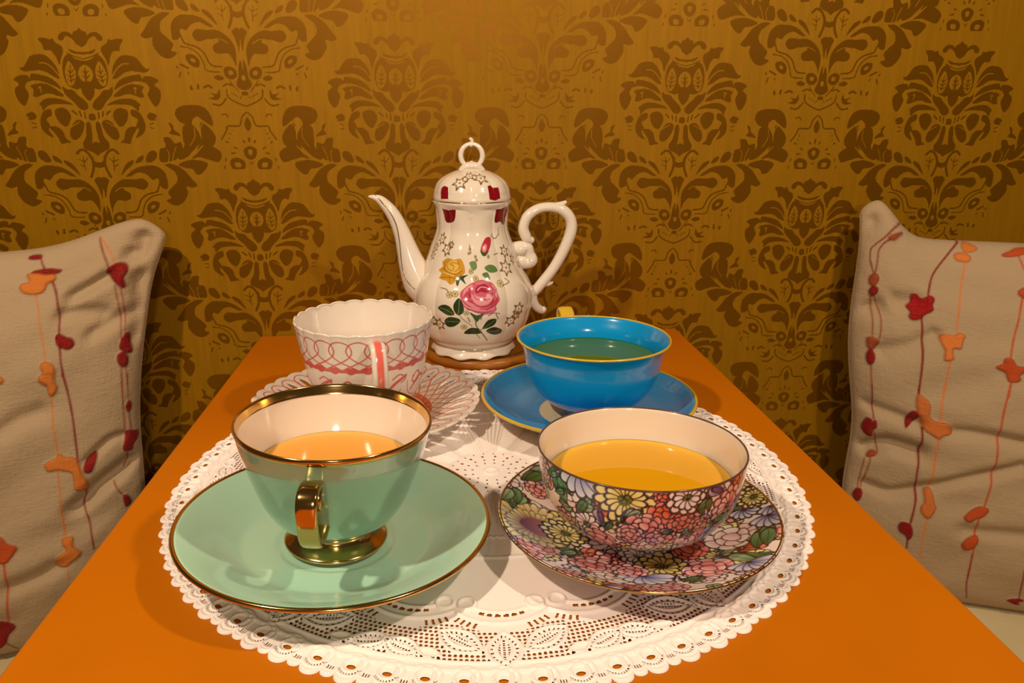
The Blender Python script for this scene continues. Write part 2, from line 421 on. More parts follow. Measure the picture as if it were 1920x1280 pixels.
WALL_ART = [('D',0.0,[(0.187,0.321),(0.159,0.326),(0.135,0.318),(0.122,0.324),(0.112,0.305),(0.088,0.29),(0.084,0.268),(0.1,0.233),(0.109,0.207),(0.121,0.246),(0.14,0.272),(0.165,0.271),(0.171,0.296)]),('D',0.0,[(0.289,0.211),(0.284,0.196),(0.269,0.199),(0.25,0.224),(0.232,0.246),(0.194,0.255),(0.164,0.249),(0.141,0.227),(0.123,0.195),(0.117,0.15),(0.142,0.156),(0.172,0.176),(0.202,0.185),(0.233,0.182),(0.265,0.179),(0.285,0.188)]),('E',0.0055,[(0.198,0.217),(0.168,0.214),(0.139,0.191),(0.118,0.159)]),('D',0.0,[(0.323,0.143),(0.298,0.16),(0.263,0.163),(0.253,0.147),(0.278,0.112),(0.266,0.08),(0.286,0.034),(0.303,0.03),(0.322,0.061),(0.325,0.1),(0.302,0.124)]),('D',0.0,[(0.241,0.17),(0.204,0.166),(0.161,0.153),(0.133,0.13),(0.117,0.101),(0.147,0.116),(0.189,0.133),(0.228,0.141),(0.26,0.135),(0.249,0.151)]),('D',0.0,[(0.253,0.117),(0.208,0.128),(0.171,0.121),(0.136,0.098),(0.11,0.072),(0.138,0.072),(0.169,0.082),(0.201,0.079),(0.233,0.066),(0.248,0.073),(0.242,0.099)]),('E',0.0049,[(0.22,0.105),(0.21,0.112),(0.212,0.086)]),('D',0.0,[(0.227,0.037),(0.196,0.06),(0.152,0.062),(0.109,0.052),(0.073,0.032),(0.11,0.036),(0.148,0.036),(0.187,0.03),(0.215,0.007),(0.219,0.026)]),('D',0.0,[(0.164,0.007),(0.137,0.02),(0.11,0.013),(0.095,-0.014),(0.102,-0.04),(0.121,-0.066),(0.145,-0.053),(0.161,-0.026)]),('D',0.0,[(0.222,-0.006),(0.235,-0.039),(0.236,-0.072),(0.219,-0.099),(0.186,-0.116),(0.205,-0.079),(0.195,-0.059),(0.207,-0.032),(0.179,-0.013),(0.182,0.014),(0.208,0.007)]),('D',0.0,[(0.2,-0.066),(0.165,-0.066),(0.142,-0.086),(0.132,-0.12),(0.112,-0.137),(0.134,-0.14),(0.157,-0.143),(0.167,-0.119),(0.178,-0.099)]),('D',0.0,[(0.296,-0.015),(0.266,0.001),(0.249,-0.019),(0.266,-0.035)]),('S',0.0055,[(0.277,-0.048),(0.256,-0.053)]),('S',0.0055,[(0.274,-0.071),(0.256,-0.068)]),('S',0.0055,[(0.288,-0.031),(0.275,-0.035)]),('S',0.0086,[(0.085,0.007),(0.067,-0.009)]),('S',0.0074,[(0.053,0.004),(0.047,-0.019)]),('S',0.0074,[(0.032,-0.001),(0.03,-0.028)]),('D',0.0,[(0.012,-0.008),(-0.011,-0.008),(-0.009,-0.035),(0.014,-0.034)]),('D',0.0,[(0.07,-0.034),(0.102,-0.067),(0.112,-0.107),(0.095,-0.127),(0.067,-0.111),(0.045,-0.074),(0.041,-0.044)]),('E',0.0043,[(0.102,-0.067),(0.061,-0.044)]),('D',0.0,[(0.031,-0.048),(0.011,-0.053),(0.017,-0.135),(0.044,-0.168),(0.061,-0.144),(0.04,-0.108)]),('D',0.0,[(0.062,-0.158),(0.032,-0.148),(0.005,-0.135),(-0.014,-0.135),(-0.008,-0.2),(0.016,-0.186),(0.041,-0.174)]),('D',0.0,[(0.067,0.255),(0.035,0.236),(-0.002,0.227),(-0.028,0.232),(-0.016,0.097),(0.007,0.13),(0.031,0.107),(0.057,0.104),(0.089,0.124),(0.1,0.175),(0.092,0.226)]),('L',0.0,[(0.064,0.226),(0.043,0.175),(0.061,0.123),(0.083,0.124),(0.092,0.169),(0.081,0.207)]),('L',0.0,[(-0.001,0.21),(-0.021,0.194),(-0.021,0.162),(-0.006,0.136),(0.019,0.139),(0.033,0.168),(0.023,0.197)]),('S',0.0049,[(0.065,0.207),(0.071,0.13)]),('S',0.0049,[(0.08,0.188),(0.067,0.175),(0.052,0.188)]),('S',0.0049,[(0.085,0.169),(0.069,0.156),(0.05,0.169)]),('S',0.0049,[(0.084,0.149),(0.071,0.138),(0.054,0.149)]),('S',0.0049,[(0.0,0.2),(0.004,0.142)]),('S',0.0049,[(0.014,0.184),(0.002,0.175),(-0.014,0.184)]),('S',0.0049,[(0.016,0.165),(0.004,0.155),(-0.012,0.165)]),('D',0.0,[(0.112,0.117),(0.106,0.082),(0.072,0.045),(0.049,0.016),(0.027,0.009),(0.009,0.025),(0.02,0.051),(0.05,0.078),(0.067,0.098),(0.097,0.104)]),('D',0.0,[(0.005,0.139),(0.028,0.11),(0.024,0.078),(0.001,0.051),(-0.016,0.064),(-0.019,0.103)]),('D',0.0,[(0.096,0.334),(0.073,0.352),(0.043,0.347),(0.023,0.321),(0.02,0.296),(0.036,0.321),(0.062,0.334),(0.078,0.315),(0.095,0.316)]),('D',0.0,[(0.03,0.349),(0.011,0.358),(-0.007,0.377),(-0.027,0.358),(-0.03,0.327),(-0.02,0.289),(0.005,0.288),(0.027,0.312)]),('D',0.0,[(0.061,0.28),(0.031,0.269),(-0.006,0.264),(-0.018,0.264),(-0.017,0.254),(0.008,0.255),(0.045,0.261)]),('S',0.0055,[(0.07,0.261),(0.034,0.245),(-0.003,0.235)]),('S',0.0123,[(0.094,-0.188),(0.073,-0.171),(0.048,-0.182),(0.029,-0.216),(0.029,-0.257),(0.045,-0.298)]),('S',0.0049,[(0.07,-0.202),(0.066,-0.27)]),('S',0.0049,[(0.093,-0.215),(0.07,-0.226)]),('S',0.0049,[(0.089,-0.239),(0.068,-0.25)]),('S',0.0049,[(0.048,-0.209),(0.066,-0.229)]),('D',0.0,[(0.023,-0.189),(0.02,-0.223),(-0.005,-0.234),(-0.003,-0.256),(0.019,-0.251),(0.028,-0.244)]),('D',0.0,[(0.034,-0.312),(0.001,-0.303),(0.007,-0.404),(0.014,-0.375),(0.024,-0.34)]),('D',0.0,[(0.379,-0.006),(0.399,0.026),(0.459,0.037),(0.517,0.026),(0.545,-0.016),(0.547,-0.059),(0.51,-0.038),(0.48,-0.016),(0.456,-0.033),(0.449,-0.054),(0.401,-0.044)]),('D',0.0,[(0.41,-0.06),(0.454,-0.054),(0.482,-0.097),(0.48,-0.135),(0.44,-0.179),(0.403,-0.212),(0.37,-0.212),(0.405,-0.152),(0.403,-0.124)]),('D',0.0,[(0.493,-0.043),(0.538,-0.075),(0.556,-0.113),(0.541,-0.151),(0.497,-0.151),(0.462,-0.173),(0.484,-0.124)]),('D',0.0,[(0.342,-0.044),(0.362,-0.055),(0.365,-0.076),(0.385,-0.092),(0.394,-0.108),(0.373,-0.103),(0.341,-0.095),(0.354,-0.076)]),('D',0.0,[(0.313,-0.115),(0.344,-0.115),(0.362,-0.141),(0.392,-0.135),(0.392,-0.179),(0.359,-0.216),(0.342,-0.223),(0.314,-0.228),(0.283,-0.223),(0.289,-0.168),(0.318,-0.157)]),('D',0.0,[(0.217,-0.223),(0.232,-0.187),(0.256,-0.174),(0.273,-0.185),(0.267,-0.212),(0.237,-0.231)]),('D',0.0,[(0.167,-0.234),(0.185,-0.207),(0.209,-0.198),(0.201,-0.224)]),('D',0.0,[(0.092,-0.295),(0.122,-0.239),(0.158,-0.22),(0.155,-0.238),(0.124,-0.264)]),('D',0.0,[(0.497,-0.151),(0.541,-0.157),(0.576,-0.187),(0.558,-0.228),(0.512,-0.217),(0.47,-0.206),(0.431,-0.212),(0.461,-0.187)]),('D',0.0,[(0.367,-0.239),(0.435,-0.217),(0.505,-0.234),(0.478,-0.278),(0.449,-0.288),(0.431,-0.262),(0.398,-0.256)]),('D',0.0,[(0.302,-0.239),(0.345,-0.239),(0.391,-0.267),(0.425,-0.312),(0.445,-0.339),(0.42,-0.351),(0.393,-0.345),(0.396,-0.379),(0.367,-0.424),(0.327,-0.437),(0.29,-0.412),(0.315,-0.401),(0.303,-0.373),(0.333,-0.34),(0.352,-0.317),(0.336,-0.27)]),('D',0.0,[(0.115,-0.295),(0.169,-0.256),(0.225,-0.245),(0.268,-0.25),(0.302,-0.284),(0.306,-0.345),(0.293,-0.356),(0.272,-0.345),(0.263,-0.306),(0.238,-0.313),(0.214,-0.289),(0.177,-0.277),(0.137,-0.295)]),('D',0.0,[(0.025,-0.389),(0.048,-0.345),(0.096,-0.311),(0.151,-0.31),(0.195,-0.307),(0.214,-0.334),(0.193,-0.359),(0.166,-0.356),(0.14,-0.348),(0.095,-0.356),(0.125,-0.378),(0.121,-0.406),(0.093,-0.413),(0.06,-0.412),(0.036,-0.446),(0.03,-0.474),(0.025,-0.44)]),('E',0.005,[(0.096,-0.295),(0.141,-0.259),(0.198,-0.239),(0.291,-0.237),(0.375,-0.223),(0.438,-0.193),(0.492,-0.151)]),('E',0.0044,[(0.321,-0.168),(0.33,-0.19),(0.322,-0.228)]),('E',0.0044,[(0.366,-0.157),(0.351,-0.19),(0.342,-0.223)]),('E',0.0044,[(0.51,-0.038),(0.49,-0.07),(0.487,-0.119)]),('E',0.0044,[(0.29,-0.245),(0.315,-0.267),(0.314,-0.295)]),('E',0.0044,[(0.316,-0.256),(0.346,-0.278),(0.353,-0.312)]),('E',0.0044,[(0.056,-0.367),(0.085,-0.35),(0.124,-0.35)]),('E',0.0044,[(0.458,-0.065),(0.459,-0.108),(0.432,-0.152)]),('E',0.0044,[(0.218,-0.295),(0.198,-0.284),(0.165,-0.289)]),('S',0.0077,[(0.274,-0.315),(0.258,-0.356),(0.248,-0.37),(0.202,-0.384),(0.169,-0.411),(0.143,-0.462),(0.093,-0.47)]),('S',0.0062,[(0.273,-0.383),(0.23,-0.39),(0.194,-0.417),(0.175,-0.456),(0.164,-0.488),(0.106,-0.493)]),('D',0.0,[(0.254,-0.422),(0.223,-0.416),(0.196,-0.439),(0.197,-0.47),(0.217,-0.474),(0.247,-0.453)]),('L',0.0,[(0.233,-0.433),(0.215,-0.438),(0.214,-0.453),(0.231,-0.447)]),('S',0.0093,[(0.281,-0.461),(0.248,-0.478)]),('S',0.0072,[(0.3,-0.469),(0.296,-0.478)]),('S',0.0072,[(0.285,-0.495),(0.292,-0.517)]),('S',0.0062,[(0.253,-0.495),(0.247,-0.503)]),('D',0.0,[(0.087,-0.479),(0.062,-0.467),(0.034,-0.482),(0.029,-0.51),(0.054,-0.527),(0.082,-0.513)]),('L',0.0,[(0.066,-0.487),(0.049,-0.487),(0.046,-0.503),(0.065,-0.504)]),('D',0.0,[(0.136,-0.518),(0.114,-0.507),(0.087,-0.521),(0.112,-0.532)]),('D',0.0,[(0.006,-0.432),(0.018,-0.468),(0.023,-0.513),(0.036,-0.547),(0.022,-0.567),(-0.004,-0.576),(-0.006,-0.576),(0.005,-0.432)]),('L',0.0,[(0.008,-0.51),(-0.008,-0.51),(-0.01,-0.53),(0.006,-0.53)]),('S',0.0051,[(0.066,-0.53),(0.05,-0.553),(0.027,-0.581)]),('S',0.0082,[(0.096,-0.555),(0.076,-0.546),(0.058,-0.553)]),('S',0.0072,[(0.083,-0.572),(0.079,-0.604),(0.047,-0.628),(-0.006,-0.649)]),('S',0.0046,[(0.062,-0.587),(0.031,-0.604)]),('S',0.0046,[(0.025,-0.613),(0.014,-0.599)]),('S',0.0046,[(-0.002,-0.619),(-0.003,-0.636)]),('D',0.0,[(0.013,-0.581),(-0.008,-0.582),(-0.009,-0.596),(0.012,-0.596)]),('S',0.0123,[(0.246,-0.56),(0.243,-0.571)]),('S',0.0103,[(0.212,-0.552),(0.214,-0.569)]),('S',0.0103,[(0.186,-0.563),(0.166,-0.555),(0.151,-0.563)]),('D',0.0,[(0.164,-0.583),(0.131,-0.592),(0.118,-0.569),(0.114,-0.598),(0.13,-0.618),(0.171,-0.612),(0.142,-0.603)]),('S',0.0082,[(0.152,-0.638),(0.117,-0.641),(0.089,-0.612)]),('S',0.0062,[(0.117,-0.687),(0.096,-0.682),(0.09,-0.696)]),('S',0.0072,[(0.13,-0.801),(0.103,-0.76),(0.094,-0.738),(0.04,-0.736),(0.025,-0.697),(0.004,-0.675)]),('D',0.0,[(0.002,-0.697),(0.016,-0.726),(0.009,-0.754),(-0.006,-0.756),(-0.002,-0.697)]),('S',0.0062,[(0.09,-0.772),(0.085,-0.775)]),('S',0.0082,[(0.109,-0.81),(0.102,-0.814)]),('S',0.0051,[(0.095,-0.793),(0.091,-0.796)]),('S',0.0051,[(0.078,-0.756),(0.074,-0.758)]),('D',0.0,[(0.029,-0.844),(0.0,-0.829),(-0.001,-0.829),(-0.006,-0.892),(0.017,-0.889),(0.03,-0.868)]),('L',0.0,[(0.011,-0.851),(-0.003,-0.849),(-0.005,-0.873),(0.007,-0.871)]),('D',0.0,[(0.1,-0.902),(0.071,-0.885),(0.034,-0.9),(0.029,-0.931),(0.054,-0.954),(0.091,-0.939)]),('L',0.0,[(0.078,-0.91),(0.054,-0.91),(0.051,-0.93),(0.074,-0.93)]),('S',0.0093,[(0.001,-0.794),(0.0,-0.809)]),('S',0.0082,[(0.029,-0.805),(0.022,-0.814)]),('S',0.0072,[(0.09,-0.866),(0.071,-0.863)]),('S',0.0072,[(0.074,-0.837),(0.062,-0.843)]),('S',0.0062,[(0.118,-0.887),(0.12,-0.902)]),('S',0.0062,[(0.128,-0.926),(0.128,-0.938)]),('S',0.0046,[(0.01,-0.904),(-0.007,-0.928)])]
CUSH_L = [('S','m',0.0021,[(0.2047,0.9801),(0.2002,0.9652),(0.1936,0.9512)]),('F','r',0.0,[(0.224,0.9853),(0.2178,0.9882),(0.2045,0.9863),(0.2034,0.9798),(0.2124,0.979),(0.2225,0.9817)]),('F','r',0.0,[(0.2155,0.9537),(0.2058,0.9557),(0.1862,0.9531),(0.1679,0.9442),(0.1761,0.9402),(0.1983,0.9447),(0.2116,0.9486)]),('S','o',0.0016,[(0.2064,0.907),(0.1962,0.8709),(0.1896,0.8294),(0.1814,0.7874),(0.177,0.7548)]),('S','m',0.0025,[(0.1808,0.925),(0.1703,0.8963),(0.1612,0.8542),(0.1566,0.808),(0.1535,0.776),(0.1479,0.7347),(0.1389,0.6922)]),('F','o',0.0,[(0.2236,0.9499),(0.2096,0.9495),(0.1936,0.9424),(0.1803,0.9393),(0.1758,0.9288),(0.1829,0.9242),(0.1891,0.9221),(0.1917,0.9087),(0.2044,0.905),(0.2225,0.9106),(0.2325,0.9224),(0.2302,0.9314),(0.2178,0.9347)]),('F','r',0.0,[(0.162,0.8042),(0.1554,0.8061),(0.1457,0.7972),(0.1335,0.7885),(0.1291,0.776),(0.1369,0.7698),(0.149,0.776),(0.1587,0.7861)]),('S','r',0.0018,[(0.1076,0.9851),(0.1013,0.9512),(0.0855,0.911)]),('S','o',0.0016,[(0.106,0.9843),(0.0903,0.9486),(0.0767,0.9166)]),('F','r',0.0,[(0.089,0.9072),(0.0784,0.9147),(0.0673,0.9144),(0.0545,0.9063),(0.0504,0.8935),(0.0546,0.8812),(0.048,0.8638),(0.0523,0.8611),(0.0632,0.8708),(0.0778,0.8891)]),('S','b',0.0018,[(0.0676,0.8696),(0.0545,0.824),(0.0467,0.7833),(0.0426,0.7535)]),('S','b',0.0016,[(0.0556,0.8608),(0.044,0.8163),(0.0367,0.7678)]),('F','r',0.0,[(0.0367,0.7678),(0.0291,0.7661),(0.0264,0.7497),(0.0201,0.7294),(0.0308,0.7296),(0.0441,0.7407),(0.0438,0.7525)]),('F','r',0.0,[(0.0467,0.7284),(0.0358,0.7312),(0.0272,0.7179),(0.0286,0.7021),(0.04,0.705),(0.0467,0.7175)]),('S','b',0.0018,[(0.0381,0.7046),(0.0348,0.6624)]),('S','b',0.0016,[(0.0298,0.7022),(0.0238,0.6588)]),('F','o',0.0,[(0.1843,0.751),(0.1765,0.7553),(0.1645,0.7457),(0.1591,0.7297),(0.162,0.7134),(0.159,0.6982),(0.1731,0.7017),(0.1848,0.7136),(0.1853,0.7239),(0.1788,0.7294)]),('F','o',0.0,[(0.2575,0.7422),(0.2508,0.738),(0.2471,0.7286),(0.2514,0.7234),(0.257,0.7247)]),('F','o',0.0,[(0.1869,0.7222),(0.1813,0.73),(0.1627,0.725),(0.1595,0.7058),(0.1547,0.6921),(0.1599,0.678),(0.1684,0.6796),(0.173,0.7033),(0.1844,0.7155)]),('S','m',0.0027,[(0.1465,0.7204),(0.1346,0.6711),(0.1245,0.612),(0.1193,0.5541),(0.1165,0.5078)]),('S','o',0.002,[(0.1658,0.6796),(0.161,0.6215),(0.1546,0.5639),(0.1525,0.5359)]),('S','b',0.0022,[(0.0367,0.688),(0.0303,0.6097),(0.0279,0.5581),(0.0289,0.5294)]),('S','b',0.0017,[(0.0256,0.6847),(0.0209,0.6253)]),('F','r',0.0,[(0.0251,0.6157),(0.0203,0.6257),(0.0153,0.6146),(0.0187,0.6009),(0.0233,0.6031)]),('S','b',0.0017,[(0.0195,0.6014),(0.0157,0.5518)]),('F','r',0.0,[(0.0259,0.5551),(0.0139,0.5513),(0.0038,0.5417),(0.0056,0.5257),(0.014,0.5138),(0.0172,0.5011),(0.0314,0.5086),(0.0318,0.5215),(0.0266,0.5357)]),('S','b',0.002,[(0.0263,0.5062),(0.0285,0.4776),(0.0379,0.4563)]),('F','r',0.0,[(0.1058,0.4956),(0.0983,0.5126),(0.0865,0.5223),(0.0823,0.5107),(0.0889,0.4881),(0.0943,0.4774),(0.1045,0.4807)]),('F','o',0.0,[(0.1758,0.5168),(0.1689,0.5242),(0.1537,0.5294),(0.1512,0.5395),(0.1413,0.5294),(0.1212,0.5198),(0.1141,0.5001),(0.1097,0.4773),(0.1014,0.4564),(0.1031,0.4314),(0.116,0.4361),(0.1237,0.4496),(0.126,0.4826),(0.1369,0.4931),(0.1545,0.5003),(0.1693,0.501)]),('S','o',0.0022,[(0.1534,0.4981),(0.15,0.4405),(0.1476,0.3852),(0.1436,0.328)]),('S','m',0.0022,[(0.106,0.4325),(0.1067,0.4143),(0.1123,0.3943),(0.1031,0.3612),(0.0963,0.3087),(0.0924,0.2726)]),('S','m',0.0017,[(0.0547,0.4323),(0.0431,0.4025),(0.0358,0.3872)]),('F','r',0.0,[(0.0383,0.3905),(0.0307,0.3881),(0.0249,0.3673),(0.033,0.3588),(0.037,0.3687)]),('F','o',0.0,[(0.1492,0.3239),(0.1412,0.3242),(0.1306,0.322),(0.1297,0.2984),(0.1179,0.2805),(0.1179,0.2678),(0.1297,0.2583),(0.1438,0.2457),(0.158,0.2505),(0.1615,0.262),(0.1557,0.2797),(0.1414,0.292),(0.1472,0.3087)]),('S','o',0.0016,[(0.1402,0.2478),(0.1365,0.2087)]),('F','q',0.0,[(0.2636,0.3667),(0.2526,0.3616),(0.244,0.3449),(0.2275,0.3309),(0.2313,0.318),(0.2451,0.2984),(0.2564,0.3004),(0.2648,0.3191)]),('S','q',0.0028,[(0.2496,0.2999),(0.2456,0.23),(0.2468,0.1251)]),('F','r',0.0,[(0.2703,0.1327),(0.247,0.1229),(0.2359,0.1029),(0.2491,0.0821),(0.2539,0.06),(0.2664,0.0446),(0.2758,0.05)]),('S','m',0.0021,[(0.2545,0.0576),(0.2336,0.0246)])]
FOLD_L = [(-0.03,0.035,[(0.0011,0.4777),(0.0267,0.4693),(0.0538,0.4524),(0.0804,0.4338),(0.1069,0.4071),(0.1223,0.3943)]),(-0.018,0.03,[(0.1368,0.8774),(0.1065,0.8856),(0.0852,0.8922)]),(-0.014,0.03,[(0.1513,0.8448),(0.1234,0.8377),(0.0845,0.8183)]),(-0.014,0.03,[(0.096,0.7854),(0.0729,0.7932),(0.0499,0.8021),(0.0262,0.8073)]),(-0.02,0.035,[(0.0478,0.9274),(0.0353,0.9305),(0.0344,0.9525)]),(-0.012,0.04,[(0.2506,0.6132),(0.2223,0.6328),(0.1884,0.6411)]),(-0.012,0.04,[(0.2353,0.226),(0.1887,0.2378),(0.1651,0.2507)]),(-0.012,0.02,[(0.0986,0.5057),(0.0609,0.5426),(0.0367,0.5474)]),(-0.02,0.03,[(0.0222,0.8749),(0.0078,0.8135),(0.0115,0.7615)])]
CUSH_R = [('S','m',0.0021,[(0.093,0.9966),(0.0571,0.9263),(0.035,0.9041),(0.0231,0.8906),(0.0233,0.8689),(0.032,0.8428)]),('S','m',0.0021,[(0.0635,0.9215),(0.0446,0.8986),(0.039,0.886),(0.0376,0.8645),(0.035,0.8432)]),('F','b2',0.0,[(0.0597,0.9219),(0.0742,0.9443),(0.0935,0.9738),(0.079,0.9437),(0.0701,0.9273)]),('F','b2',0.0,[(0.0245,0.8298),(0.028,0.8394),(0.0398,0.8421),(0.0433,0.8322),(0.0378,0.8197),(0.0287,0.8199)]),('F','r',0.0,[(0.0278,0.8096),(0.0345,0.8186),(0.0441,0.8145),(0.0436,0.8056),(0.0355,0.7985),(0.0287,0.802)]),('S','b',0.0021,[(0.0319,0.7981),(0.0396,0.7604),(0.0416,0.7154)]),('S','b',0.0021,[(0.0389,0.7988),(0.0528,0.7689),(0.0572,0.7403),(0.0553,0.7155)]),('F','b2',0.0,[(0.031,0.7119),(0.0387,0.7164),(0.0532,0.7132),(0.0538,0.7058),(0.0422,0.6908),(0.033,0.6952)]),('F','r',0.0,[(0.0308,0.6789),(0.0387,0.6917),(0.0472,0.6791),(0.0434,0.664),(0.0356,0.659),(0.0306,0.6676)]),('S','b',0.0023,[(0.0384,0.6596),(0.0381,0.5852)]),('S','m',0.0028,[(0.2197,1.0),(0.1961,0.9768),(0.1665,0.9393),(0.151,0.9081),(0.1433,0.8645)]),('F','R',0.0,[(0.1101,0.8473),(0.1206,0.8564),(0.1314,0.8512),(0.1464,0.8642),(0.1556,0.8583),(0.1524,0.8429),(0.154,0.8304),(0.1391,0.8157),(0.1308,0.8029),(0.1165,0.7932),(0.1089,0.7958),(0.1112,0.8077),(0.1031,0.8143),(0.1112,0.8308)]),('S','m',0.0031,[(0.1327,0.8098),(0.1381,0.7581),(0.1372,0.7017),(0.1305,0.6087)]),('S','o',0.0018,[(0.2353,1.0),(0.2328,0.9953)]),('F','o',0.0,[(0.2248,0.995),(0.2357,0.9971),(0.2521,0.9868),(0.2439,0.9789),(0.2264,0.9753),(0.2207,0.9834)]),('F','O',0.0,[(0.201,0.9669),(0.2105,0.9727),(0.2258,0.9718),(0.2336,0.9637),(0.2276,0.954),(0.2109,0.9543),(0.2018,0.9592)]),('S','O',0.0023,[(0.2214,0.9525),(0.2099,0.8933),(0.2051,0.8352),(0.2013,0.7797)]),('F','O',0.0,[(0.1702,0.7684),(0.1817,0.7755),(0.1962,0.7738),(0.2076,0.7814),(0.2178,0.7762),(0.2138,0.7629),(0.2098,0.7439),(0.1983,0.7442),(0.1942,0.7363),(0.1958,0.7196),(0.1889,0.7119),(0.1789,0.7134),(0.1799,0.7362),(0.1737,0.7501)]),('S','O',0.0023,[(0.1902,0.7134),(0.1834,0.6534),(0.1787,0.618)]),('F','q',0.0,[(0.2998,0.9744),(0.3151,0.9818),(0.3327,0.99),(0.3544,0.9919),(0.3504,0.9822),(0.3273,0.9726),(0.3033,0.9703)]),('S','q',0.0023,[(0.3318,0.9728),(0.3371,0.9446),(0.3417,0.9346)]),('F','q',0.0,[(0.321,0.8917),(0.339,0.9034),(0.3467,0.8902),(0.3373,0.8773),(0.326,0.8798)]),('S','q',0.0026,[(0.329,0.8784),(0.3189,0.8177),(0.3103,0.7738),(0.3036,0.7297)]),('F','q',0.0,[(0.2775,0.7064),(0.291,0.7174),(0.2937,0.7305),(0.3063,0.7306),(0.3162,0.7149),(0.3331,0.7114),(0.3304,0.7001),(0.3221,0.6917),(0.3237,0.6809),(0.3124,0.6741),(0.3012,0.6763),(0.2954,0.6956)]),('S','q',0.0028,[(0.3069,0.6733),(0.3002,0.6371)]),('S','m',0.0023,[(0.0388,0.6146),(0.0383,0.5257)]),('F','r',0.0,[(0.0153,0.5009),(0.0236,0.5242),(0.0323,0.5256),(0.0355,0.5206),(0.0434,0.5232),(0.043,0.5044),(0.0367,0.4957),(0.0366,0.4756),(0.0261,0.4768),(0.0169,0.4872)]),('S','b',0.0021,[(0.0387,0.4966),(0.0475,0.4661),(0.0523,0.438),(0.0478,0.4243),(0.0326,0.4148)]),('F','b2',0.0,[(0.0304,0.416),(0.0384,0.4302),(0.0485,0.4331),(0.0423,0.4205)]),('S','b',0.0018,[(0.0274,0.41),(0.0256,0.3605),(0.0244,0.3192)]),('S','b',0.0021,[(0.039,0.4155),(0.035,0.365),(0.0306,0.3204)]),('F','r',0.0,[(0.0163,0.2962),(0.0225,0.3159),(0.0323,0.3144),(0.0322,0.2966),(0.0256,0.2803),(0.0193,0.2846)]),('S','m',0.0028,[(0.1326,0.6404),(0.129,0.6088)]),('S','m',0.0031,[(0.1355,0.5273),(0.1359,0.4621),(0.1313,0.398),(0.1359,0.3299),(0.127,0.2557)]),('F','r',0.0,[(0.1021,0.5236),(0.1057,0.5469),(0.1165,0.5678),(0.128,0.5657),(0.128,0.5519),(0.1161,0.535),(0.1043,0.522)]),('F','O2',0.0,[(0.1291,0.6128),(0.1479,0.6009),(0.152,0.5863),(0.1503,0.5622),(0.1621,0.5489),(0.1855,0.5488),(0.1959,0.5319),(0.1918,0.5211),(0.1757,0.5157),(0.1685,0.5063),(0.1535,0.5152),(0.1385,0.5261),(0.1324,0.5507),(0.1256,0.5808)]),('S','O',0.0026,[(0.1846,0.6502),(0.1756,0.6024),(0.1702,0.5507)]),('S','O',0.0026,[(0.1679,0.5061),(0.1631,0.4313),(0.1607,0.3626)]),('F','O2',0.0,[(0.1511,0.3539),(0.1609,0.3609),(0.1677,0.3475),(0.1705,0.3263),(0.1748,0.3144),(0.168,0.2928),(0.1601,0.2803),(0.1479,0.2915),(0.146,0.3086),(0.1525,0.3258)]),('S','O',0.0021,[(0.1591,0.2815),(0.1528,0.2182),(0.1469,0.1499)]),('F','r',0.0,[(0.1045,0.244),(0.1124,0.2554),(0.1271,0.2512),(0.1312,0.2252),(0.1245,0.2042),(0.117,0.2158),(0.1052,0.2258)]),('S','m',0.0028,[(0.1224,0.2084),(0.1201,0.1749)]),('S','q',0.0028,[(0.3055,0.6679),(0.292,0.5987),(0.2861,0.5323),(0.282,0.4525),(0.277,0.3903),(0.2691,0.3379)]),('F','q',0.0,[(0.2313,0.3004),(0.2468,0.3241),(0.2634,0.3364),(0.2768,0.3309),(0.268,0.3116),(0.2538,0.3017),(0.2416,0.2886)]),('S','q',0.0026,[(0.2594,0.3053),(0.2558,0.2466)]),('F','q',0.0,[(0.2304,0.2193),(0.2402,0.2379),(0.2586,0.2496),(0.2615,0.2342),(0.2517,0.211),(0.2371,0.2027)]),('S','q',0.0026,[(0.256,0.2145),(0.2483,0.1146)]),('S','m',0.0021,[(0.2547,0.1915),(0.2478,0.0959),(0.2548,0.0374)]),('S','m',0.0021,[(0.3577,0.1698),(0.3626,0.0688)]),('F','r',0.0,[(0.3402,0.0551),(0.363,0.0669),(0.3726,0.0613),(0.3618,0.0514),(0.3678,0.0438),(0.355,0.0436)])]
FOLD_R = [(-0.015,0.03,[(0.0,0.7566),(0.0183,0.7688),(0.0461,0.7792)]),(-0.012,0.03,[(0.062,0.6929),(0.1079,0.7246),(0.1586,0.7702)]),(-0.028,0.04,[(0.0018,0.4395),(0.0314,0.4425),(0.0713,0.4656),(0.1257,0.4594)]),(-0.014,0.03,[(0.0423,0.3329),(0.0888,0.3283),(0.1449,0.3586),(0.2295,0.4048),(0.3365,0.4585)]),(-0.012,0.03,[(0.2005,0.5287),(0.2527,0.5306),(0.3337,0.5207)]),(-0.012,0.03,[(0.0852,0.8108),(0.1197,0.8417)]),(-0.012,0.03,[(0.0,0.9205),(0.0034,0.9299),(0.0225,0.9516)]),(-0.012,0.03,[(0.0176,0.5628),(0.0758,0.5494),(0.1235,0.5369)]),(-0.012,0.04,[(0.239,0.2603),(0.3496,0.2687)])]
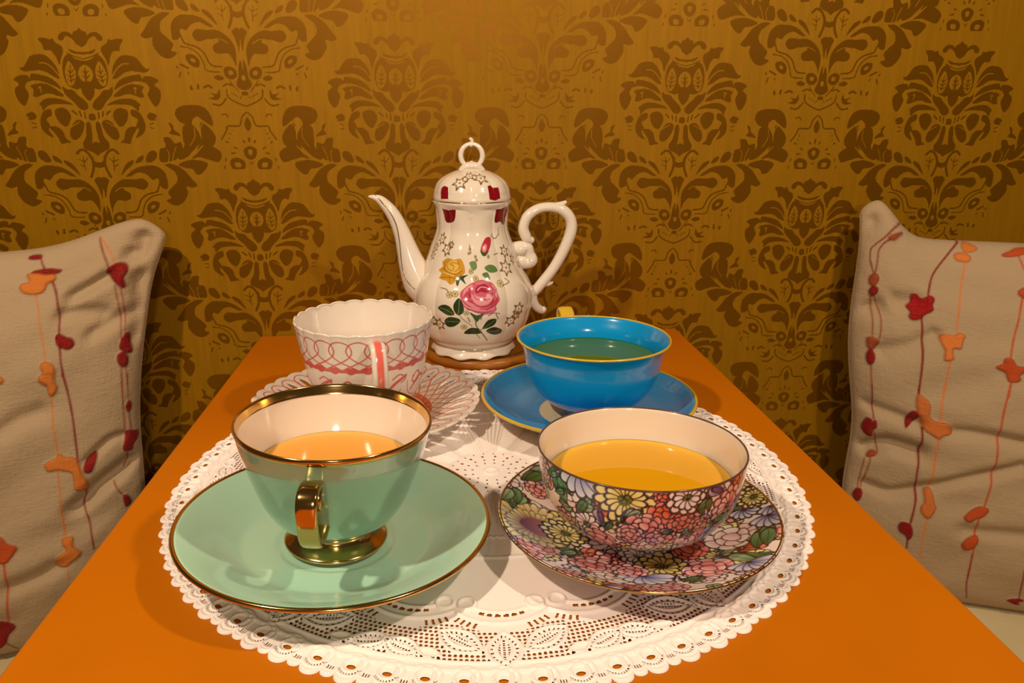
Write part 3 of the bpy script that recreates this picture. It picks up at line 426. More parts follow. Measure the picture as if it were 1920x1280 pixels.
POT_ART = [('F',(206,94,112),0.0,[(-0.0591,0.3159),(-0.0475,0.3348),(-0.0261,0.3546),(-0.0071,0.365),(0.0271,0.3778),(0.0553,0.3691),(0.0741,0.3621),(0.088,0.3349),(0.0908,0.3104),(0.0953,0.2817),(0.0791,0.26),(0.0798,0.2401),(0.0613,0.228),(0.0364,0.2241),(0.008,0.2301),(-0.0126,0.2393),(-0.033,0.2472),(-0.0452,0.2643),(-0.0536,0.2874)]),('F',(228,140,150),0.0,[(-0.0496,0.2919),(-0.0207,0.2871),(-0.0041,0.2638),(0.0201,0.2499),(-0.0043,0.2444),(-0.033,0.2543),(-0.0472,0.2732)]),('F',(232,150,160),0.0,[(-0.012,0.3176),(0.0091,0.3041),(0.0339,0.2989),(0.0594,0.2999),(0.0512,0.2722),(0.0284,0.2642),(0.0,0.2642),(-0.0142,0.2868)]),('F',(226,130,142),0.0,[(0.0726,0.3319),(0.0861,0.3115),(0.0853,0.2874),(0.0713,0.2845),(0.0648,0.309)]),('F',(224,128,140),0.0,[(0.0283,0.2399),(0.0528,0.2485),(0.0747,0.2602),(0.0722,0.2414),(0.0528,0.2313)]),('F',(224,130,142),0.0,[(-0.045,0.3301),(-0.0213,0.3492),(-0.0074,0.3548),(-0.0208,0.3292),(-0.029,0.3016),(-0.0481,0.3061)]),('F',(168,40,66),0.0,[(0.0014,0.3348),(0.0157,0.3522),(0.0439,0.3566),(0.0596,0.3379),(0.0481,0.3195),(0.0227,0.325),(0.0053,0.3181)]),('S',(235,160,168),0.0046,[(0.01,0.3304),(0.0241,0.3449),(0.0464,0.3418)]),('S',(160,36,60),0.0041,[(-0.0233,0.3392),(-0.0207,0.3059),(-0.004,0.273),(0.0283,0.2585),(0.0575,0.2693),(0.0743,0.2933)]),('S',(160,36,60),0.0036,[(-0.0495,0.2874),(-0.0287,0.2637),(0.004,0.2447),(0.0404,0.2443),(0.0792,0.2645)]),('S',(160,36,60),0.0036,[(0.0631,0.3578),(0.0726,0.3319),(0.0638,0.2994)]),('S',(170,44,68),0.003,[(-0.012,0.3202),(0.0046,0.2922),(0.0377,0.2918),(0.0653,0.3133)]),('S',(170,44,68),0.003,[(-0.0071,0.3594),(0.0119,0.365),(0.0449,0.3645)]),('F',(216,112,128),0.0,[(-0.0024,0.365),(0.0269,0.3738),(0.0549,0.3666),(0.0348,0.3597),(0.0113,0.3549)]),('F',(238,166,174),0.0,[(0.0478,0.3148),(0.0642,0.3044),(0.0626,0.2855),(0.0474,0.2796),(0.0401,0.2962)]),('F',(196,70,94),0.0,[(-0.0419,0.3109),(-0.0275,0.3248),(-0.0207,0.2961),(-0.004,0.273),(-0.0207,0.2774),(-0.0372,0.2919)]),('F',(196,70,94),0.0,[(0.0574,0.2623),(0.0757,0.2841),(0.0876,0.2874),(0.0792,0.2645),(0.0613,0.2523)]),('S',(150,30,56),0.003,[(0.0152,0.3449),(0.0294,0.3521),(0.0471,0.3478),(0.0534,0.3335),(0.0424,0.3272),(0.0276,0.3322)]),('S',(150,30,56),0.003,[(-0.0311,0.2494),(-0.0043,0.2372),(0.0282,0.2327),(0.0613,0.2377)]),('S',(238,170,178),0.0036,[(-0.0443,0.3158),(-0.0387,0.3348),(-0.0167,0.3515)]),('S',(238,170,178),0.0036,[(0.0718,0.3521),(0.0845,0.3305),(0.086,0.3018)]),('S',(238,170,178),0.0036,[(-0.0207,0.254),(0.0081,0.2427),(0.0362,0.242)]),('S',(150,30,56),0.003,[(0.0213,0.2973),(0.0374,0.2874),(0.0544,0.2908)]),('S',(150,30,56),0.0025,[(0.087,0.3305),(0.0736,0.3077),(0.0853,0.2874)]),('F',(208,150,40),0.0,[(-0.1904,0.4112),(-0.1731,0.4282),(-0.1794,0.4512),(-0.146,0.467),(-0.11,0.4629),(-0.0747,0.4699),(-0.0558,0.4469),(-0.0475,0.4139),(-0.0578,0.3994),(-0.0772,0.3892),(-0.0889,0.3684),(-0.1062,0.3542),(-0.1328,0.3693),(-0.1742,0.3734),(-0.174,0.3882),(-0.1711,0.3983)]),('F',(228,186,84),0.0,[(-0.1524,0.4354),(-0.1139,0.4483),(-0.0775,0.4412),(-0.08,0.4124),(-0.1115,0.4009),(-0.1458,0.4121)]),('S',(140,84,14),0.0036,[(-0.1654,0.4239),(-0.1314,0.4083),(-0.0895,0.4024),(-0.0592,0.4182)]),('S',(140,84,14),0.003,[(-0.1428,0.4555),(-0.1427,0.4268),(-0.1141,0.4153)]),('S',(140,84,14),0.003,[(-0.0853,0.4598),(-0.0766,0.4322),(-0.0962,0.4121)]),('S',(150,92,20),0.003,[(-0.1706,0.3787),(-0.1256,0.3851),(-0.0918,0.3835)]),('S',(150,92,20),0.0025,[(-0.1221,0.3952),(-0.1106,0.3615)]),('S',(245,214,130),0.003,[(-0.1462,0.4412),(-0.122,0.4572),(-0.0908,0.457)]),('S',(245,214,130),0.003,[(-0.1667,0.4038),(-0.1292,0.3995),(-0.0991,0.3952)]),('S',(130,76,10),0.003,[(-0.1258,0.4426),(-0.1054,0.4354),(-0.1083,0.4153)]),('S',(130,76,10),0.0025,[(-0.095,0.3734),(-0.088,0.3935),(-0.063,0.4011)]),('S',(130,76,10),0.0025,[(-0.1718,0.4469),(-0.1587,0.4297),(-0.1752,0.4127)]),('F',(186,46,62),0.0,[(0.0385,0.513),(0.0554,0.5417),(0.0801,0.5619),(0.1103,0.5604),(0.1046,0.5338),(0.0825,0.5058),(0.0546,0.4931),(0.04,0.4986)]),('F',(222,140,140),0.0,[(0.0485,0.5173),(0.0682,0.536),(0.0766,0.5259),(0.0656,0.5044),(0.0493,0.5007)]),('F',(56,90,44),0.0,[(0.0365,0.5058),(0.0608,0.4943),(0.0834,0.5041),(0.0627,0.4843),(0.0446,0.4855)]),('F',(40,62,26),0.0,[(-0.1517,0.2429),(-0.1272,0.2601),(-0.0992,0.2561),(-0.0803,0.2242),(-0.1043,0.2169),(-0.1327,0.2298)]),('F',(36,58,26),0.0,[(-0.0821,0.2673),(-0.0622,0.2945),(-0.0443,0.2543),(-0.0495,0.23),(-0.0659,0.2214),(-0.0799,0.2386)]),('F',(36,58,24),0.0,[(-0.1226,0.1875),(-0.1004,0.2082),(-0.0663,0.2047),(-0.0603,0.1886),(-0.0865,0.1643),(-0.1149,0.1618)]),('F',(38,58,30),0.0,[(0.0289,0.1593),(0.0496,0.1956),(0.0802,0.1974),(0.0776,0.1735),(0.0559,0.1597),(0.0343,0.1534)]),('F',(36,52,28),0.0,[(0.0437,0.1416),(0.0743,0.1579),(0.113,0.138),(0.1107,0.1208),(0.0788,0.1185)]),('F',(44,58,22),0.0,[(-0.0471,0.1309),(-0.0222,0.1557),(0.0083,0.1553),(0.0242,0.134),(-0.0091,0.1265)]),('S',(110,130,60),0.0025,[(-0.1402,0.2456),(-0.1082,0.2385),(-0.0845,0.2238)]),('S',(110,130,60),0.0025,[(-0.0618,0.2874),(-0.0614,0.2588),(-0.0658,0.2272)]),('S',(110,130,60),0.0025,[(-0.1143,0.1862),(-0.0632,0.1887)]),('S',(100,116,70),0.0025,[(0.0342,0.1562),(0.076,0.1926)]),('S',(100,116,70),0.0025,[(0.0483,0.1395),(0.1079,0.1346)]),('F',(110,142,86),0.0,[(-0.0229,0.4555),(0.0055,0.4584),(0.0112,0.4325),(-0.0063,0.4208),(-0.0201,0.4395)]),('F',(96,130,66),0.0,[(0.0506,0.4319),(0.0776,0.4426),(0.1076,0.4325),(0.1175,0.4114),(0.0837,0.4081),(0.0624,0.4167)]),('F',(90,124,62),0.0,[(0.037,0.4038),(0.0614,0.4095),(0.0698,0.3791),(0.0482,0.388)]),('F',(46,74,44),0.0,[(-0.0772,0.3892),(-0.0325,0.3995),(-0.0517,0.3851),(-0.0402,0.3596),(-0.066,0.3794),(-0.0736,0.3492),(-0.0831,0.3691)]),('F',(56,84,40),0.0,[(-0.021,0.2318),(0.0038,0.2201),(0.0323,0.2274),(0.0162,0.2054),(0.004,0.1891),(-0.0086,0.2098)]),('S',(66,92,48),0.0046,[(0.0047,0.2103),(0.0019,0.1725),(0.0217,0.1397),(0.0534,0.0874)]),('S',(60,80,44),0.003,[(-0.0045,0.1394),(0.0186,0.1038)]),('S',(90,110,66),0.0025,[(-0.0617,0.22),(-0.0421,0.1943),(-0.0132,0.1666)]),('S',(90,110,66),0.0025,[(0.013,0.1398),(0.03,0.1565)]),('S',(112,84,36),0.004,[(0.1153,0.5719),(0.1455,0.5547),(0.1768,0.5719)]),('S',(112,84,36),0.004,[(0.1271,0.5805),(0.1329,0.5504)]),('S',(112,84,36),0.004,[(0.1815,0.6007),(0.1795,0.5676)]),('S',(112,84,36),0.004,[(0.0489,0.2169),(0.07,0.227),(0.0955,0.2207)]),('S',(112,84,36),0.004,[(0.0791,0.2211),(0.0896,0.1984)]),('S',(112,84,36),0.004,[(-0.0273,0.5317),(-0.0237,0.513),(-0.0173,0.4936)]),('S',(112,84,36),0.004,[(-0.1496,0.3332),(-0.1207,0.3302),(-0.1084,0.317)]),('S',(112,84,36),0.004,[(0.1135,0.4843),(0.1412,0.4871)]),('S',(112,84,36),0.004,[(0.1484,0.3734),(0.1632,0.3549),(0.1229,0.3398)]),('S',(112,84,36),0.004,[(0.0202,0.1998),(0.0242,0.2203)]),('S',(112,84,36),0.004,[(-0.0295,0.2099),(-0.0215,0.1882)]),('F',(120,8,18),0,[(-0.2171,0.7171),(-0.1341,0.7171),(-0.1218,0.6957),(-0.1178,0.6682),(-0.1317,0.6352),(-0.1641,0.6251),(-0.2021,0.628),(-0.214,0.6668)]),('F',(120,8,18),0,[(0.1705,0.711),(0.2887,0.7027),(0.2976,0.6538),(0.2447,0.6078),(0.1994,0.6265),(0.1531,0.6251),(0.1555,0.6696)])]
POT_STARS = [(-0.2226,0.5489,0.0244),(-0.1674,0.5058,0.0264),(-0.2687,0.4685,0.0193),(-0.2568,0.5073,0.0173),(-0.1403,0.5288,0.0142),(0.1904,0.4922,0.0254),(0.1731,0.4203,0.0315),(0.2448,0.4498,0.0203),(0.3139,0.4124,0.0152),(0.1878,0.2256,0.0244),(0.1539,0.1748,0.0223),(-0.1527,0.1651,0.0244),(-0.1822,0.1753,0.0183),(0.1793,0.1969,0.0173)]
POT_DOTS = [(-0.1024,0.3078,0.0132),(-0.0797,0.3135,0.0132),(-0.0171,0.4153,0.0112),(0.0041,0.3837,0.0122),(0.1161,0.3537,0.0173),(-0.0352,0.23,0.0102),(-0.0456,0.1621,0.0122),(0.0773,0.4783,0.0071),(-0.0237,0.513,0.0071),(-0.0293,0.4943,0.0061),(0.0064,0.48,0.0061),(0.0115,0.4656,0.0061)]
LID_ART = [('F',(135,8,20),0,[(-0.1402,0.0105),(-0.1489,0.0576),(-0.1346,0.0699),(-0.1118,0.0644),(-0.1004,0.0143)]),('F',(135,8,20),0,[(0.0609,0.0722),(0.075,0.0765),(0.0868,0.0633),(0.1135,0.0637),(0.1123,0.0147),(0.085,0.008),(0.0619,0.0141)])]
LID_STARS = [(-0.0611,0.0887,0.0293),(-0.021,0.136,0.0268),(0.0415,0.1191,0.0317)]
CUP_FLOWERS = [('leaf',-0.2793,0.281,0.0422,1.9),('leaf',-0.2028,0.2407,0.0422,0.8),('leaf',-0.2697,0.2531,0.031,1.1),('leaf',-0.3112,0.3004,0.0253,0.4),('bluefan',-0.2079,0.3226,0.0648,0),('purp',-0.1614,0.2328,0.0422,0),('mum',-0.0999,0.2972,0.0535,'y'),('leaf',-0.087,0.2498,0.031,0.9),('ped',-0.0121,0.3125,0.031,'r'),('ped',-0.0051,0.262,0.0535,'r'),('ped',-0.0528,0.226,0.0535,'p'),('ped',-0.0855,0.193,0.0422,'p'),('ped',0.0358,0.2341,0.0422,'r'),('ped',0.0863,0.2224,0.0366,'o'),('ped',-0.0075,0.1812,0.0479,'p'),('mum',0.0395,0.3052,0.0366,'w'),('purp',0.1164,0.3093,0.0479,1),('leaf',0.0884,0.2667,0.031,1.5),('leaf',-0.137,0.2154,0.0253,0.4),('leaf',0.002,0.2075,0.0169,0.2),('leaf',0.1601,0.2087,0.0366,0.4),('ped',0.2161,0.2251,0.0394,'o'),('ped',-0.3483,0.2678,0.0366,'p')]
SAUCER_FLOWERS = [('mum',-0.2867,-0.0136,0.0857,'yr'),('mum',-0.2021,-0.0154,0.0514,'y'),('leaf',-0.2524,0.2314,0.0571,0.5),('leaf',-0.2034,-0.1152,0.0429,0.3),('ped',-0.2545,0.1722,0.0486,'p'),('ped',-0.1636,-0.1839,0.0714,'p'),('ped',-0.239,-0.2828,0.0486,'p'),('mum',0.0201,-0.1848,0.0514,'yd'),('bluefan',-0.0394,-0.2627,0.0629,0),('ped',0.1289,-0.2286,0.0771,'p'),('ped',0.24,-0.0893,0.0857,'w'),('leaf',0.2902,-0.1441,0.0657,0.6),('leaf',0.2393,-0.2066,0.0657,2.2),('bluefan',0.3568,-0.0723,0.0486,0),('leaf',0.3232,0.0538,0.0486,0.6),('mum',0.3531,0.0477,0.0371,'y'),('bluefan',0.2218,-0.2713,0.0514,0),('ped',-0.0679,-0.2062,0.0571,'p'),('leaf',-0.3351,0.1049,0.0571,1.3),('leaf',0.0602,-0.2858,0.0429,0.2)]
CUSH_COL = {'r': (128, 12, 10), 'm': (120, 22, 22), 'o': (196, 112, 44), 'O': (204, 114, 52), 'O2': (190, 104, 45), 'q': (178, 70, 24), 'b': (140, 62, 34), 'b2': (150, 66, 30), 'R': (150, 10, 14)}
SPOUT = [(-0.4631,0.7666,0.0062),(-0.4422,0.763,0.0123),(-0.4192,0.7535,0.0197),(-0.3965,0.7322,0.0246),(-0.3718,0.7013,0.0295),(-0.3474,0.6582,0.0332),(-0.3235,0.5953,0.0394),(-0.3042,0.5268,0.0492),(-0.2825,0.4524,0.064),(-0.2459,0.3717,0.0836),(-0.1929,0.3252,0.0886)]
HANDLE = [(0.2518,0.2979,0.0221),(0.2842,0.3258,0.0234),(0.3164,0.3639,0.0246),(0.3703,0.4346,0.0246),(0.4135,0.5147,0.0258),(0.4459,0.6015,0.0271),(0.4442,0.658,0.0258),(0.4134,0.6972,0.0258),(0.3687,0.7144,0.0234),(0.3147,0.7146,0.0221),(0.2709,0.6979,0.0234),(0.2371,0.6642,0.0246),(0.2253,0.6204,0.0258),(0.2431,0.576,0.0246),(0.263,0.5659,0.0172)]
HANDLE_LOBE = [(0.1794,0.527,0.032),(0.214,0.5267,0.0369),(0.2412,0.5289,0.032),(0.254,0.5013,0.0271),(0.2644,0.4737,0.0308),(0.2446,0.4613,0.0295),(0.2146,0.4667,0.0344),(0.1847,0.472,0.0344)]
HANDLE_TAIL = [(0.2765,0.3336,0.0221),(0.2747,0.2872,0.0221),(0.2905,0.2505,0.0209),(0.3163,0.2317,0.0197),(0.3265,0.2342,0.016)]
HANDLE_SPUR = [(0.3588,0.7168,0.0197),(0.3929,0.7263,0.0148),(0.4172,0.7383,0.0086)]
HANDLE_SPUR2 = [(0.3114,0.3614,0.0197),(0.3468,0.3583,0.0123),(0.3669,0.3657,0.0049)]
SPOUT_LINE = [(-0.4371,0.7724,0.0025),(-0.4101,0.7464,0.0025),(-0.3742,0.7013,0.0025),(-0.348,0.6438,0.0025),(-0.3364,0.5711,0.0025),(-0.3318,0.4975,0.0025),(-0.3244,0.4354,0.0025),(-0.3064,0.3926,0.0025),(-0.2732,0.3594,0.0025)]

# ================= room shell =================
WX0, WX1, WZ0, WZ1 = -3.1, 3.9, -3.8, 3.4
P_, H_ = 1.425, 1.357
def wall_motif():
    c = Canvas(-.02, 1.2, -.95, .75, .0024, (0.0,))
    for t, w, pts in WALL_ART:
        v = (1.0,) if t in 'DS' else (0.0,)
        if t in 'DL': c.poly(pts, v)
        else: c.stroke(pts, w, v)
    # thin dark ribs beside the veins keep the leaves lively
    return c
cm = wall_motif()
nx, nz = 1250, 720
vx0, vx1, vz0, vz1 = -2.55, 3.3, -1.55, 1.85
X, Zz = np.meshgrid(np.linspace(vx0, vx1, nx), np.linspace(vz0, vz1, nz))
mv = np.zeros(X.shape)
for ci in range(-5, 6):
    ax = -1.066+ci*P_/2
    for ri in range(-3, 4):
        hz = .434+ri*H_+(H_/2 if ci % 2 else 0)
        xx = np.abs(X-ax); zz = Zz-hz
        ok = (xx < 1.15) & (zz > -.94) & (zz < .74)
        if not ok.any(): continue
        v = cm.sample(xx[ok], zz[ok])[:, 0]
        mv[ok] = np.maximum(mv[ok], v)
V = np.stack([X, np.full_like(X, WALL_Y), Zz], -1).reshape(-1, 3)
F = grid_faces(nz, nx)
# surrounding plain extension of the same wall (with thickness)
n0 = len(V)
ext = np.array([(WX0, WALL_Y, WZ0), (WX1, WALL_Y, WZ0), (WX1, WALL_Y, WZ1), (WX0, WALL_Y, WZ1),
                (WX0, WALL_Y+.5, WZ0), (WX1, WALL_Y+.5, WZ0), (WX1, WALL_Y+.5, WZ1), (WX0, WALL_Y+.5, WZ1)])
c00, c10, c11, c01 = 0, nx-1, nz*nx-1, (nz-1)*nx
bot = np.arange(nx); top = (nz-1)*nx+np.arange(nx); lft = np.arange(nz)*nx; rgt = lft+nx-1
ng = [np.r_[n0, n0+1, bot[::-1]], np.r_[n0+2, n0+3, top], np.r_[n0+3, n0, lft], np.r_[n0+1, n0+2, rgt[::-1]]]
Fq = np.array([(n0+4, n0+7, n0+6, n0+5), (n0, n0+4, n0+5, n0+1), (n0+2, n0+6, n0+7, n0+3), (n0+3, n0+7, n0+4, n0), (n0+1, n0+5, n0+6, n0+2)])
wall = mesh_obj('wall_back', np.concatenate([V, ext]), np.concatenate([F, Fq]), m_wall, attrs={'Motif': np.r_[mv.ravel(), np.zeros(8)]}, smooth=False, ngons=ng)
wall['kind'] = 'structure'
fl_ = box('floor', WX0, WX1, -6.0, WALL_Y, -4.0, -3.8, m_floor, bev=0); fl_['kind'] = 'structure'

# ================= table =================
TX0, TX1, TY0 = -1.103, 1.120, -2.6
tb = thing('table', 'narrow orange laminate table pushed against the gold damask wall', 'table', (0, -.5, -3.8))
box('tabletop', TX0, TX1, TY0, WALL_Y-.004, -.10, 0, m_table, tb, bev=.012)
box('column', -.15, .15, -.65, -.35, -3.7, -.10, m_metal, tb, bev=.03)
box('base', -.7, .7, -1.3, .3, -3.8, -3.7, m_metal, tb, bev=.03)

# ================= benches =================
def bench(x0, x1, label):
    t = thing('bench', label, 'bench', ((x0+x1)/2, .7, -3.8))
    box('seat_cushion', x0, x1, -2.4, WALL_Y-.01, -1.78, -1.424, m_seat, t, bev=.09, segs=5)
    box('plinth', x0+.05, x1-.05, -2.2, WALL_Y-.02, -3.8, -1.78, m_floor, t, bev=.02)
bench(-3.1, -1.25, 'cream upholstered bench seat under the cushion left of the table')
bench(1.27, 3.9, 'cream upholstered bench seat under the cushion right of the table')

# ================= embroidered cushions =================
def build_cushion(side, art, folds, label):
    n = 440
    u = np.linspace(0, 1, n)
    U, Vv = np.meshgrid(u, u)
    lo = (.60, .50, .40)
    c = Canvas(0, 1, 0, 1, .0018, lin((170, 145, 112)))
    hgt = Canvas(0, 1, 0, 1, .004, (0.0,))
    for t, k, w, pts in art:
        colr = lin(CUSH_COL[k])
        if t == 'F':
            c.poly(pts, colr, outline=colr*.62, ow=.0012); hgt.poly(pts, (.006,), soft=.006)
        else:
            c.stroke(pts, w*1.45, colr)
    for dep, w, pts in folds: hgt.stroke(pts, w, (dep*1.5,), soft=w*.55, mode='add')
    P, nrm = cushion_surface(side, U, Vv)
    # soft creases of the filled linen
    r = np.random.default_rng(3 if side > 0 else 8); rel = np.zeros_like(U)
    for i in range(26):
        a = r.uniform(-.9, .9)+(.3 if side > 0 else -.3); f = r.uniform(14, 70); ph = r.uniform(0, 6.28)
        cx, cy, sg = r.uniform(0, .6), r.uniform(0, 1), r.uniform(.07, .2)
        g = np.exp(-(((U-cx)*math.cos(a)+(Vv-cy)*math.sin(a))/(sg*1.6))**2-((-(U-cx)*math.sin(a)+(Vv-cy)*math.cos(a))/(sg*.8))**2)
        rel += .22/f*g*np.sin(f*(-(U)*math.sin(a)+(Vv)*math.cos(a))+ph)
    em = np.clip(np.minimum(np.minimum(U, 1-U), np.minimum(Vv, 1-Vv))/.03, 0, 1)
    h = hgt.sample(U, Vv)[..., 0]*1.7*em+rel*em
    P = P+h[..., None]*nrm
    colr = c.sample(U, Vv).reshape(-1, 3)
    nb = 60; ub = np.linspace(0, 1, nb); UB, VB = np.meshgrid(ub, ub)
    # back panel shares the rim: same grid, rear bulge
    PB, _ = cushion_surface(side, U, Vv, back=True)
    base = P[0, n//2].copy(); base[2] = -1.42
    V = np.concatenate([P.reshape(-1, 3), PB.reshape(-1, 3)])
    F1 = grid_faces(n, n, flip=side < 0); F2 = grid_faces(n, n, flip=side > 0)+n*n
    i = np.arange(n-1)
    rims = []
    for a in (i, (n-1)*n+i, i*n, i*n+n-1):
        d = 1 if (a[1]-a[0]) == 1 else n
        rims.append(np.stack([a, a+d, a+d+n*n, a+n*n], -1))
    F = np.concatenate([F1, F2]+rims)
    o = mesh_obj('cushion', V, F, m_linen, None, {'Col': np.concatenate([colr, np.tile(lin((170, 145, 112)), (n*n, 1))])}, origin=base)
    tag(o, label, 'cushion')
    return o
build_cushion(-1, CUSH_L, FOLD_L, 'beige linen cushion with orange and red vine embroidery, left of the table')
build_cushion(1, CUSH_R, FOLD_R, 'beige linen cushion with red and orange vine embroidery, right of the table')

# ================= lace doily =================
def doily_fields(Rr, T):
    """solid mask (1 paper, 0 hole) and relief height."""
    N = 72; p = 2*np.pi/N
    T = T+math.radians(58.3+.2)                # scallop valleys where the photo has them
    sol = np.ones(Rr.shape); h = np.zeros(Rr.shape)
    def hole(d, aa=.0016): 
        nonlocal sol
        sol = np.minimum(sol, np.clip(d/aa*.5+.5, 0, 1))
    def rel(d, w, a):
        nonlocal h
        h = h+a*np.exp(-(d/w)**2)
    k = np.mod(T, p)/p                          # 0..1 in a unit; big scallop 0..0.6, small 0.6..1
    tb_ = (k-.30)*p; x = tb_*Rr
    # big scallop: drop hole and feathered arcs
    dx, dy = x, Rr-.957
    hole(np.sqrt((dx/.011)**2+(dy/.0065)**2)*.0065-.0065)
    rr = np.sqrt(dx**2+(Rr-.952)**2)
    rel(rr-.021, .0035, .0030); rel(rr-.034, .004, .0028)
    ang = np.arctan2(Rr-.952, dx)
    tick = np.cos(ang*26)
    hole(np.where((ang > .2) & (ang < 2.94), np.maximum(np.abs(rr-.0275)-.0030, (tick+.1)*.004), 1)*1.0+.0002)
    xs = (k-.80)*p*Rr
    for q in (-.006, 0, .006): hole(np.maximum(np.abs(xs-q)-.0014, np.abs(Rr-.972)-.006))
    rel(np.sqrt(xs**2+(Rr-.955)**2)-.026, .0035, .0025)
    # plain raised band
    rel(Rr-.927, .004, .0035); rel(Rr-.902, .0035, .003)
    T2 = T-math.radians(58.3+.2)
    # big motif sector: 36 degrees, heart at -91.6
    sec = 2*np.pi/10; a0 = math.radians(-91.6)
    ph = np.mod(T2-a0+sec/2, sec)-sec/2         # -18..18 deg around a heart
    ph2 = np.mod(T2-a0, sec)-sec/2              # around the lower leaf between hearts
    net = (Rr > .775) & (Rr < .898)
    lace = np.zeros(Rr.shape, bool)
    def leafshape(ph_, rc, tc, ang_, L, W):
        X_ = (ph_-math.radians(tc))*rc; Y_ = Rr-rc
        u = X_*math.cos(ang_)+Y_*math.sin(ang_); v = -X_*math.sin(ang_)+Y_*math.cos(ang_)
        # pointed oval: distance field approx
        e = np.abs(v)/W + (np.abs(u)/L)**2
        return u, v, e
    occupied = np.zeros(Rr.shape, bool)
    leaves = [(ph, .862, 0.0, math.pi/2, .058, .040), (ph, .835, 6.9, -.52, .062, .034), (ph, .835, -6.9, math.pi+.52, .062, .034),
              (ph2, .872, 2.6, .32, .052, .028), (ph2, .872, -2.6, math.pi-.32, .052, .028), (ph, .880, 11.2, -.18, .030, .014), (ph, .880, -11.2, math.pi+.18, .030, .014)]
    for (pp, rc, tc, an, L, W) in leaves:
        u, v, e = leafshape(pp, rc, tc, an, L, W)
        occupied |= e < 1.12
        rel((e-1.0)*W*.7, .0035, .0035)
        if L > .04:
            core = e < .34
            bars = np.cos(v/.0068*2*np.pi*.62); sub = np.cos(u/.0046*2*np.pi*.62)
            d = np.where(core, np.where((bars > .05) & (sub > -.15), -.002, .002), .003); hole(d)
            rel((e-.40)*W, .003, .0025)
            # dotted row between
            al = np.arctan2(v/W, u/L); dots = np.cos(al*19)
            hole(np.where((np.abs(e-.72) < .085) & (dots > .45), -.002, .003))
    # net ground
    nu = Rr/.0125; row = np.floor(nu); nv = T2*np.round(2*np.pi*np.maximum(row+.5, 8)/1.0)/(2*np.pi); fu = nu-row-.5; fv = np.mod(nv+.5*np.mod(row, 2), 1)-.5
    dd = np.sqrt(fu**2+fv**2)*.0125-.0042
    # swags: crescents every 18 deg centred at r .70
    sw = 2*np.pi/20; ps = np.mod(T2-a0+sw/2, sw)-sw/2
    Xs = ps*.72; Ys = Rr-.600
    rs = np.sqrt(Xs**2+Ys**2); an_s = np.arctan2(Xs, Ys)
    swag_out = .172
    below = rs > swag_out+.004
    netok = net & (~occupied) & (rs > swag_out+.030) & (Rr < .895)
    hole(np.where(netok, dd, .003))
    # fringe bars under the swags
    fr = (rs > swag_out+.008) & (rs < swag_out+.026) & (np.abs(an_s) > .30) & (np.abs(an_s) < .62) & (Rr > .69)
    hole(np.where(fr & (np.cos(an_s*78) > .35), -.002, .003))
    rel(np.where(Rr > .66, rs-swag_out, 1), .004, .0045)
    rel(np.where((Rr > .66) & (np.abs(an_s) < .50), rs-.132, 1), .004, .0045)
    dash = (np.abs(rs-.143) < .0045) & (np.abs(an_s) < .42) & (np.cos(an_s*2*np.pi/.135) < .45)
    hole(np.where(dash, -.002, .003))
    for sgn in (-1, 1):
        cxx, cyy = sgn*.083, .700
        dc = np.sqrt((ps*.70-cxx)**2+(Rr-cyy)**2); rel(dc-.021, .0042, .0045)
    # centre: eyelet flower and ribbed panels
    for rr_, nn, sz in ((.062, 12, .0030), (.086, 16, .0032), (.112, 16, .0042), (.134, 24, .0026)):
        a = np.mod(T2*nn/(2*np.pi)+.25*(nn % 8), 1)-.5; da = a*2*np.pi/nn*np.maximum(Rr, .01)
        hole(np.sqrt(da**2+((Rr-rr_)*.7)**2)-sz)
    rel(Rr-.02, .006, .003)
    t12 = (np.mod(T2+.2, np.pi/6)-np.pi/12)*Rr
    band = sm(.145, .16, Rr)*(1-sm(.47, .50, Rr))
    h = h-.0045*np.exp(-(t12/.010)**2)*band
    t12b = np.mod(T2+.2, np.pi/3) < np.pi/6
    h = h+band*(1-np.exp(-(t12/.02)**2))*.0016*np.where(t12b, np.sin(Rr*2*np.pi/.012), np.sin(T2*2*np.pi*22))
    h = h+.0022*np.exp(-((Rr-.40)/.005)**2)+.0022*np.exp(-((Rr-.50)/.006)**2)
    return sol, h*1.5

def doily():
    z0 = .0035
    V = []; F = []; SO = []
    # edge curve
    def edge(T):
        k = np.mod(T+math.radians(58.5), 2*np.pi/72)/(2*np.pi/72)
        big = np.clip(1-((k-.30)/.30)**2, 0, 1)**.5; small = np.clip(1-((k-.80)/.20)**2, 0, 1)**.5
        return .984+.022*big*(k < .6)+.014*small*(k >= .6)
    off = 0
    for (r0, r1, nr, nt) in ((.655, 1.0, 175, 2880), (.0005, .655, 200, 960)):
        th = np.linspace(0, 2*np.pi, nt, endpoint=False); q = np.linspace(0, 1, nr)
        T, Qq = np.meshgrid(th, q); Rr = r0+(r1-r0)*Qq
        if r1 == 1.0:
            e = edge(T); Rr = np.where(Rr > .93, .93+(Rr-.93)/.07*(e-.93), Rr)
        sol, h = doily_fields(Rr, T)
        if r1 == 1.0: h = h+.004*np.exp(-((Rr-edge(T)+.008)/.005)**2); h = np.where(Qq > .999, h-.003, h)
        V.append(np.stack([Rr*np.cos(T), Rr*np.sin(T), z0+np.clip(h, -.003, .0053)], -1).reshape(-1, 3)); SO.append(sol.ravel())
        F.append(grid_faces(nr, nt, wrap=True)+off); off += nr*nt
    o = mesh_obj('doily', np.concatenate(V), np.concatenate(F), m_doily, attrs={'Solid': np.concatenate(SO)})
    tag(o, 'large round white paper lace doily lying on the orange table', 'doily')
doily()
ZD = .009     # top of the doily relief: everything on it stands here

